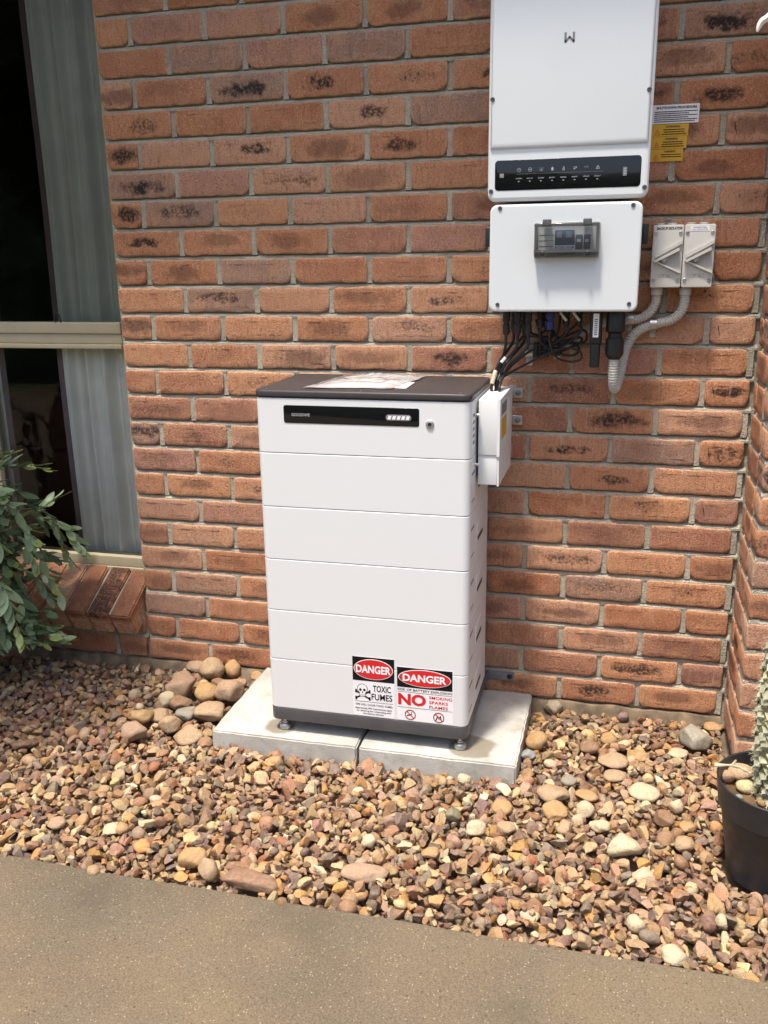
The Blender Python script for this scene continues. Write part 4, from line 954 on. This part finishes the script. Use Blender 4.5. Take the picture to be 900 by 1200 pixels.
def make_gravel():
    V, Fc, Cc = [], [], []; nv = 0
    sizes = np.concatenate([rng.uniform(.006, .013, 1800), rng.uniform(.022, .036, 520), rng.uniform(.0150, .025, 3200), rng.uniform(.007, .0145, 4300)])
    for si, a in enumerate(sizes):
        asp = (1, rng.uniform(.55, .95), rng.uniform(.42, .85)); b_, c = a*asp[1], a*asp[2]
        best = None
        for _ in range(7):
            x = rng.uniform(XMIN, XMAX); y = rng.uniform(YMIN, YMAX-.004)
            if x < -.75-.70*(y+.1)-.25 and True: continue                 # far outside the picture on the left
            if y+b_*.8 > YMAX or y-b_*.85 < YMIN: continue
            i, j = int((x-XMIN)/CS), int((y-YMIN)/CS); k = max(1, int(a*.75/CS))
            i0, i1, j0, j1 = max(0, i-k), min(GX, i+k+1), max(0, j-k), min(GY, j+k+1)
            if BLK[i0:i1, j0:j1].any(): continue
            hm = HG[i0:i1, j0:j1].mean()+.5*HG[i0:i1, j0:j1].max()
            if best is None or hm < best[0]: best = (hm, x, y, i, j)
        if best is None: continue
        _, x, y, i, j = best; k = max(1, int(a/CS)+1)
        i0, i1, j0, j1 = max(0, i-k), min(GX, i+k+1), max(0, j-k), min(GY, j+k+1)
        h = HG[i0:i1, j0:j1]; base = .5*h.mean()+.5*np.percentile(h, 75); zc = base+c*.52
        lim = (-.002+.022*min(1, max(0, (y+.25)/.22))) if y > -.98 else -.008
        if y-b_ < -1.065 and (zc+c > lim or rng.random() < .55): continue
        if zc+c > lim:
            zc = lim-c*rng.uniform(.85, 1.5)
        th = rng.uniform(0, 6.283); ca, sa = math.cos(th), math.sin(th)
        dx, dy = gx[i0:i1, None]-x, gy[None, j0:j1]-y
        u_ = (dx*ca+dy*sa)/a; w_ = (-dx*sa+dy*ca)/b_; rho = u_*u_+w_*w_
        HG[i0:i1, j0:j1] = np.where(rho < 1, np.maximum(h, zc+c*np.sqrt(np.maximum(0, 1-rho))*.85), h)
        hi = a > .0130
        T, Ff = (T3[rng.integers(len(T3))], F3) if hi else (T2[rng.integers(len(T2))], F2)
        tx, ty = rng.normal(0, .42, 2)
        Rx = np.array([[1, 0, 0], [0, math.cos(tx), -math.sin(tx)], [0, math.sin(tx), math.cos(tx)]]); Ry = np.array([[math.cos(ty), 0, math.sin(ty)], [0, 1, 0], [-math.sin(ty), 0, math.cos(ty)]])
        Rz = np.array([[ca, -sa, 0], [sa, ca, 0], [0, 0, 1]])
        p = (T*np.array([a, b_, c]))@(Rz@Ry@Rx).T+np.array([x, y, zc])
        V.append(p); Fc.append(Ff+nv); nv += len(p)
        col = PAL[rng.choice(len(PAL), p=PW)]*(rng.uniform(.82, 1.42) if a > .0145 else rng.uniform(.6, 1.12))*np.array([1.04, .98, .88])*(1+rng.normal(0, .04, 3))
        Cc.append(np.tile(np.append(np.clip(col, .02, .70), 1), (len(p), 1)))
    V = np.concatenate(V); Fc = np.concatenate(Fc); Cc = np.concatenate(Cc)
    me = bpy.data.meshes.new('gravel'); me.vertices.add(len(V)); me.vertices.foreach_set('co', V.ravel())
    me.loops.add(Fc.size); me.polygons.add(len(Fc)); me.loops.foreach_set('vertex_index', Fc.ravel().astype(np.int32))
    me.polygons.foreach_set('loop_start', np.arange(0, Fc.size, 3, dtype=np.int32)); me.polygons.foreach_set('use_smooth', np.ones(len(Fc), bool))
    me.update(calc_edges=True)
    at = me.attributes.new('stone_colour', 'FLOAT_COLOR', 'POINT'); at.data.foreach_set('color', Cc.ravel())
    me.materials.append(MT['gravel']); me.validate()
    me.set_sharp_from_angle(angle=R_(24))
    o = bpy.data.objects.new('gravel', me); link(o); tag(o, 'mixed tan, cream and mauve river gravel covering the garden bed', 'gravel', kind='stuff')
    print('gravel tris', len(Fc), 'stones', len(sizes))
make_gravel()

# ------------------------------------------------------------------ pot, cactus, pebbles in the pot
pot = thing('plant_pot', 'black plastic plant pot standing on the gravel by the brick corner', 'pot', (POT[0], POT[1], ZS))
c = (POT[0], POT[1], -.045); H = .243
B().lathe(c, [(.090, 0), (.096, .004), (.100, .03), (.121, .172), (.1225, .174)], 64, cap=True).obj('wall', 'potblack', pot)
b = B(); prof = [(.121, .1735), (.1275, .175), (.1345, .236), (.1355, .243), (.1335, .2455), (.1305, .243), (.122, .18), (.118, .15)]
b.lathe(c, prof, 64, cap=False).obj('rim', 'potblack', pot)
b = B(); n = 40; rings = []
for k in range(9):
    rr = .1235*(1-k/8)+.001; rings.append([(c[0]+rr*math.cos(2*math.pi*q/n), c[1]+rr*math.sin(2*math.pi*q/n), c[2]+.193+.008*mnoise.noise((rr*30*math.cos(2*math.pi*q/n), rr*30*math.sin(2*math.pi*q/n), 0))) for q in range(n)])
b.loft(rings).obj('potting_soil', 'potsoil', pot, 50)
ZP = c[2]+.195
ctr = Vector((2.012, -.685, ZP-.01))
cac = thing('cactus', 'column cactus covered in pale woolly tubercles growing in the black pot', 'cactus', tuple(ctr))
def crad(z): # radius along the column
    t = z/.62; return .108*math.sin(math.pi*min(1, .23+.72*t))**.55*(.86 if t < 0 else 1)
Hc = .62
b = B().lathe(tuple(ctr), [(crad(Hc*k/24)*.93, Hc*k/24) for k in range(25)], 40); b.obj('body', 'cactus', cac, 180)
tb = B(); sp = B(); rows = 30; per = 19
for i in range(rows):
    z = .012+(Hc-.03)*i/rows; rr = crad(z)
    for j in range(per):
        a = 2*math.pi*(j+.5*(i % 2))/per; ez = Vector((math.cos(a), math.sin(a), 0)); tn = Vector((-math.sin(a), math.cos(a), 0)); upv = Vector((0, 0, 1))
        if ez.x > .75: continue
        a += random.gauss(0, .035); ez = Vector((math.cos(a), math.sin(a), 0)); p = ctr+upv*(z+random.gauss(0, .0025))+ez*rr*random.uniform(.87, .93); ln = .024; wd = rr*.155
        out = (ez*.9+upv*.1).normalized()
        vs = [p-upv*ln*.75, p+tn*wd+ez*.004, p+upv*ln*.55, p-tn*wd+ez*.004, p+out*.0105-upv*.009+tn*random.uniform(-.003, .003)]
        tb.add(vs, [(0, 1, 4), (1, 2, 4), (2, 3, 4), (3, 0, 4)])
        tip = vs[4]
        for q in range(3):
            d = (ez*.8+tn*random.uniform(-.8, .8)+upv*random.uniform(-.9, .5)).normalized()*random.uniform(.006, .013); w = d.cross(upv).normalized()*.0005
            sp.add([tip-w, tip+w, tip+d], [(0, 1, 2)])
tb.obj('tubercles', 'tubercle', cac, None); o = bpy.data.objects.new('spines', sp.mesh('spines', 'spine', None, fix=False)); link(o, cac); o['kind'] = 'stuff'
PS = [(868, 904, 34, 22, (.50, .36, .22), 'oval tan pebble in the cactus pot'), (875, 920, 26, 20, (.60, .49, .27), 'cream pebble in the cactus pot next to a chip of grey stone'), (852, 908, 18, 20, (.42, .28, .17), 'brown pebble against the inside of the pot rim'),
      (870, 890, 20, 18, (.50, .36, .23), 'pale tan pebble behind the twig in the pot'), (896, 938, 17, 16, (.47, .29, .13), 'orange pebble at the foot of the cactus'), (866, 932, 10, 9, (.25, .25, .24), 'small grey stone chip at the front inside of the pot')]
for i, (u, v, w, h, col, lab) in enumerate(PS):
    q = onZ(u, v+h*.2, ZP+.006); s = float((np.array(q)-CAM)@RM[2])/F_PX; a = w*s/2
    r = np.random.default_rng(500+i); vv = chisel(I3, r, 3, .8, .95)*np.array([a, a*.8, max(a*.55, h*s*.38)])
    key = tuple(np.round(col, 3)); stone_mats.setdefault(key, stone_mat('river_stone', False, col))
    bb = B(); bb.v = [tuple(p) for p in vv]; bb.f = [tuple(t) for t in F3]
    o = bpy.data.objects.new('pebble', bb.mesh('pebble', stone_mats[key], 180, fix=False)); link(o, None, (float(q[0]), float(q[1]), ZP+max(a*.55, h*s*.38)*.72)); tag(o, lab, 'pebble', 'pebbles in the cactus pot')
rimz = c[2]+.2475
q0, q1, q2, q3 = (onZ(*p, rimz+.004) for p in ((837, 897), (858, 897), (872, 899), (880, 901)))
tw = thing('twig', 'bleached dry twig lying across the rim of the black pot', 'twig', tuple(map(float, q1)))
B().tube(crom([q0, q1, q2-np.array([0, 0, .006]), q3-np.array([0, 0, .012])], 5), [.0035+.0012*math.sin(i*1.3) for i in range(16)], 8).obj('stick', 'twig', tw)
B().tube([q1, q1+np.array([.008, .002, .014])], [.004, .002], 7).obj('side_shoot', 'twig', tw); 

# ------------------------------------------------------------------ leafy plant at the window
pl = thing('leafy_plant', 'dark green bushy plant with flat waxy oval leaves in front of the window sill', 'plant', (-.585, -.27, ZS))
def leaf_mesh(mat, L=.044, Wd=.0105, seed=0):
    r = random.Random(seed); v = []; f = []; n = 7
    for i in range(n):
        t = i/(n-1); w = Wd*(math.sin(math.pi*min(1, t*.94+.05))**.7); z = -.004*math.sin(math.pi*t)+r.uniform(-.0006, .0006)-.010*t*t
        v += [(L*t, -w, z+.0022), (L*t, 0, z), (L*t, w, z+.0022)]
    for i in range(n-1):
        a = 3*i; f += [(a, a+3, a+4, a+1), (a+1, a+4, a+5, a+2)]
    b = B().add(v, f); return b.mesh('leaf', mat, 180)
LM = [leaf_mesh('leaf', .052, .0115, 1), leaf_mesh('leaf', .062, .0125, 2), leaf_mesh('leaf', .042, .0105, 3)]; LY = [leaf_mesh('leafy', .044, .0115, 4)]
rl = random.Random(21); leaves = []; stems = B()
for sN in range(120):
    az = rl.uniform(-2.6, 1.5) if rl.random() < .85 else rl.uniform(0, 6.28)
    reach = rl.uniform(.14, .42); hgt = rl.uniform(.24, 1.05)*(1.0-.30*reach/.46); 
    base = Vector((-.585+rl.gauss(0, .05), -.27+rl.gauss(0, .04), ZS))
    d = Vector((math.cos(az), math.sin(az)*.62, 0))
    droop = rl.uniform(-.06, .30) if hgt > .3 else rl.uniform(.0, .12)
    endz = max(ZS+.07, ZS+hgt-droop*.6); e1 = base+d*reach*.45+Vector((0, 0, hgt*.95)); e2 = base+d*reach*.85+Vector((0, 0, hgt)); e3 = base+d*reach*1.08; e3.z = endz
    def ok(p): return p.y < -.02 or p.z > .36 and p.y < .07
    path = [p for p in resample(crom([base, base+d*reach*.15+Vector((0, 0, hgt*.5)), e1, e2, e3], 8), .021)]
    path = [Vector((p.x, min(p.y, -.055 if p.z < .36 else .055), p.z)) for p in path]
    stems.tube(path, [.0034*(1-.6*i/len(path)) for i in range(len(path))], 6)
    n0 = int(len(path)*.18)
    for i in range(n0, len(path)):
        t = (path[min(i+1, len(path)-1)]-path[i-1]).normalized()
        for side in (-1, 1):
            if rl.random() < .16: continue
            sd = t.cross(Vector((0, 0, 1)));
            if sd.length < .1: sd = Vector((1, 0, 0))
            sd.normalize()
            dr = (t*rl.uniform(.7, 1.2)+sd*side*rl.uniform(.3, .75)+Vector((0, 0, rl.uniform(-.1, .6)))).normalized()
            p = path[i]
            tip = p+dr*.045
            if tip.y > -.06 and tip.z < .42: continue
            if tip.y > .075: continue
            leaves.append((p, dr, i > len(path)-5 and rl.random() < .5, rl.uniform(.75, 1.25), rl.uniform(-.6, .6)))  # some leaves near the stem ends take the painted sunlit colour
stems.obj('stems', 'stem', pl, 60)
def leaf_rot(dr, roll):
    z = Vector((0, 0, 1)); y = z.cross(dr).normalized(); z2 = dr.cross(y)
    return Matrix((( dr.x, y.x, z2.x, 0), (dr.y, y.y, z2.y, 0), (dr.z, y.z, z2.z, 0), (0, 0, 0, 1))) @ Matrix.Rotation(roll, 4, 'X')
vis = lambda L: (Vector(L[0])-Vector(CAM)).length-1.2*L[0].x
leaves.sort(key=vis)
rest = B()
for k, (p, dr, sunlit, sc, roll) in enumerate(leaves):
    me = LY[0] if sunlit else rl.choice(LM); M = leaf_rot(dr, roll) @ Matrix.Scale(sc, 4)
    if k < 290: link(bpy.data.objects.new('leaf', me), pl, p, M)
    else:
        X = Matrix.Translation(p) @ M; rest.add([X @ v.co for v in me.vertices], [tuple(q.vertices) for q in me.polygons])
o = bpy.data.objects.new('inner_foliage', rest.mesh('inner_foliage', 'leaf', 180, fix=False)); link(o, pl); o['kind'] = 'stuff'

# ------------------------------------------------------------------ small tree just outside the picture that shades the window bed
tr = thing('garden_tree', 'small leafy tree standing beside the window bed', 'tree', (-1.05, -.88, ZS))
b = B(); b.tube(crom([(-1.05, -.88, ZS), (-1.03, -.90, .5), (-.96, -.95, 1.1), (-.86, -1.0, 1.7), (-.80, -1.02, 2.6)], 6), [.045*(1-.7*i/25) for i in range(25)], 10)
ct = Vector((-.74, -.98, 2.30)); rt = random.Random(4); lf = B()
tips = []
for k in range(44):
    d = Vector((rt.gauss(0, 1), rt.gauss(0, 1), rt.gauss(0, 1))).normalized(); e = ct+Vector((d.x*.52, d.y*.46, d.z*.6))*rt.uniform(.55, 1)
    s = Vector((-.9, -.98, 1.5)).lerp(Vector((-.80, -1.02, 2.55)), rt.random())
    b.tube(crom([s, s.lerp(e, .5)+Vector((0, 0, .06)), e], 5), [.012*(1-.8*i/11) for i in range(11)], 6); tips.append((s, e))
b.obj('trunk', 'bark', tr, 60)
for k in range(8500):
    s, e = rt.choice(tips); p = s.lerp(e, rt.uniform(.25, 1.1))+Vector((rt.gauss(0, .085), rt.gauss(0, .085), rt.gauss(0, .09)))
    dr = Vector((rt.gauss(0, 1), rt.gauss(0, 1), rt.gauss(-.3, .8))).normalized(); X = Matrix.Translation(p) @ leaf_rot(dr, rt.uniform(-1, 1)) @ Matrix.Scale(rt.uniform(1.3, 2.3), 4)
    me = LM[k % 3]; lf.add([X @ v.co for v in me.vertices], [tuple(q.vertices) for q in me.polygons])
o = bpy.data.objects.new('crown', lf.mesh('crown', 'leaf', 180, fix=False)); link(o, tr); o['kind'] = 'stuff'

# ------------------------------------------------------------------ dry leaf hanging into view at the top right
hl = thing('hanging_dry_leaf', 'pale curled dry leaf tip hanging in front of the upper brick wall', 'dry leaf', (2.02, -.33, 2.575))
P0 = [onY(u, v, -.42) for u, v in ((940, -30), (915, 4), (900, 20), (893, 25), (889.5, 31), (887.5, 37.5))]
b = B(); path = crom([tuple(p) for p in P0], 6); n = len(path); rings = []
for i, p in enumerate(path):
    t = i/(n-1); w = .0065*math.sin(math.pi*(.12+.86*t))**.6+.0006; tt = (path[min(i+1, n-1)]-path[max(i-1, 0)]).normalized(); nn = Vector((tt.z, 0, -tt.x)).normalized()
    rings.append([p+nn*w, p+Vector((0, -.0045, 0)), p-nn*w, p+Vector((0, -.0025, 0))])
b.loft(rings).obj('blade', 'dryleaf', hl, 60)
B().tube(crom([tuple(P0[0]), (2.03, -.42, 2.2), (2.02, -.33, 2.575)], 6), .003, 6).obj('stalk', 'twig', hl)

# ------------------------------------------------------------------ unseen hedge, added so glass and display reflect something darker than sky
hd = thing('reflection_hedge', 'unseen green hedge added across the path to darken reflections', 'hedge', (1, -7.6, -.12))
b = B(); nx, nz = 120, 36; v = []; f = []
for j in range(nz+1):
    for i in range(nx+1):
        x = -9+20*i/nx; t = j/nz; z = -.12+t*(3.0+.3*mnoise.noise((x*.5, 0, 3)))
        v.append((x, -7.7-.5*t*t+.28*mnoise.noise((x*1.3, z*1.5, 0))+.14*mnoise.noise((x*4, z*4, 5)), z))
for j in range(nz):
    for i in range(nx): a = j*(nx+1)+i; f.append((a, a+1, a+nx+2, a+nx+1))
b.add(v, f).obj('dense_core', 'leaf', hd, 180)
lf = B(); rt = random.Random(9)
for k in range(9000):
    p = Vector(v[rt.randrange(len(v))])+Vector((rt.gauss(0, .08), rt.uniform(0, .14), rt.gauss(0, .06)))
    dr = Vector((rt.gauss(0, 1), rt.gauss(.4, .8), rt.gauss(0, .8))).normalized(); X = Matrix.Translation(p) @ leaf_rot(dr, rt.uniform(-1, 1)) @ Matrix.Scale(rt.uniform(2, 3.4), 4)
    me = LM[0]; lf.add([X @ q.co for q in me.vertices], [tuple(q.vertices) for q in me.polygons])
o = bpy.data.objects.new('leaves', lf.mesh('leaves', 'leaf', 180, fix=False)); link(o, hd); o['kind'] = 'stuff'
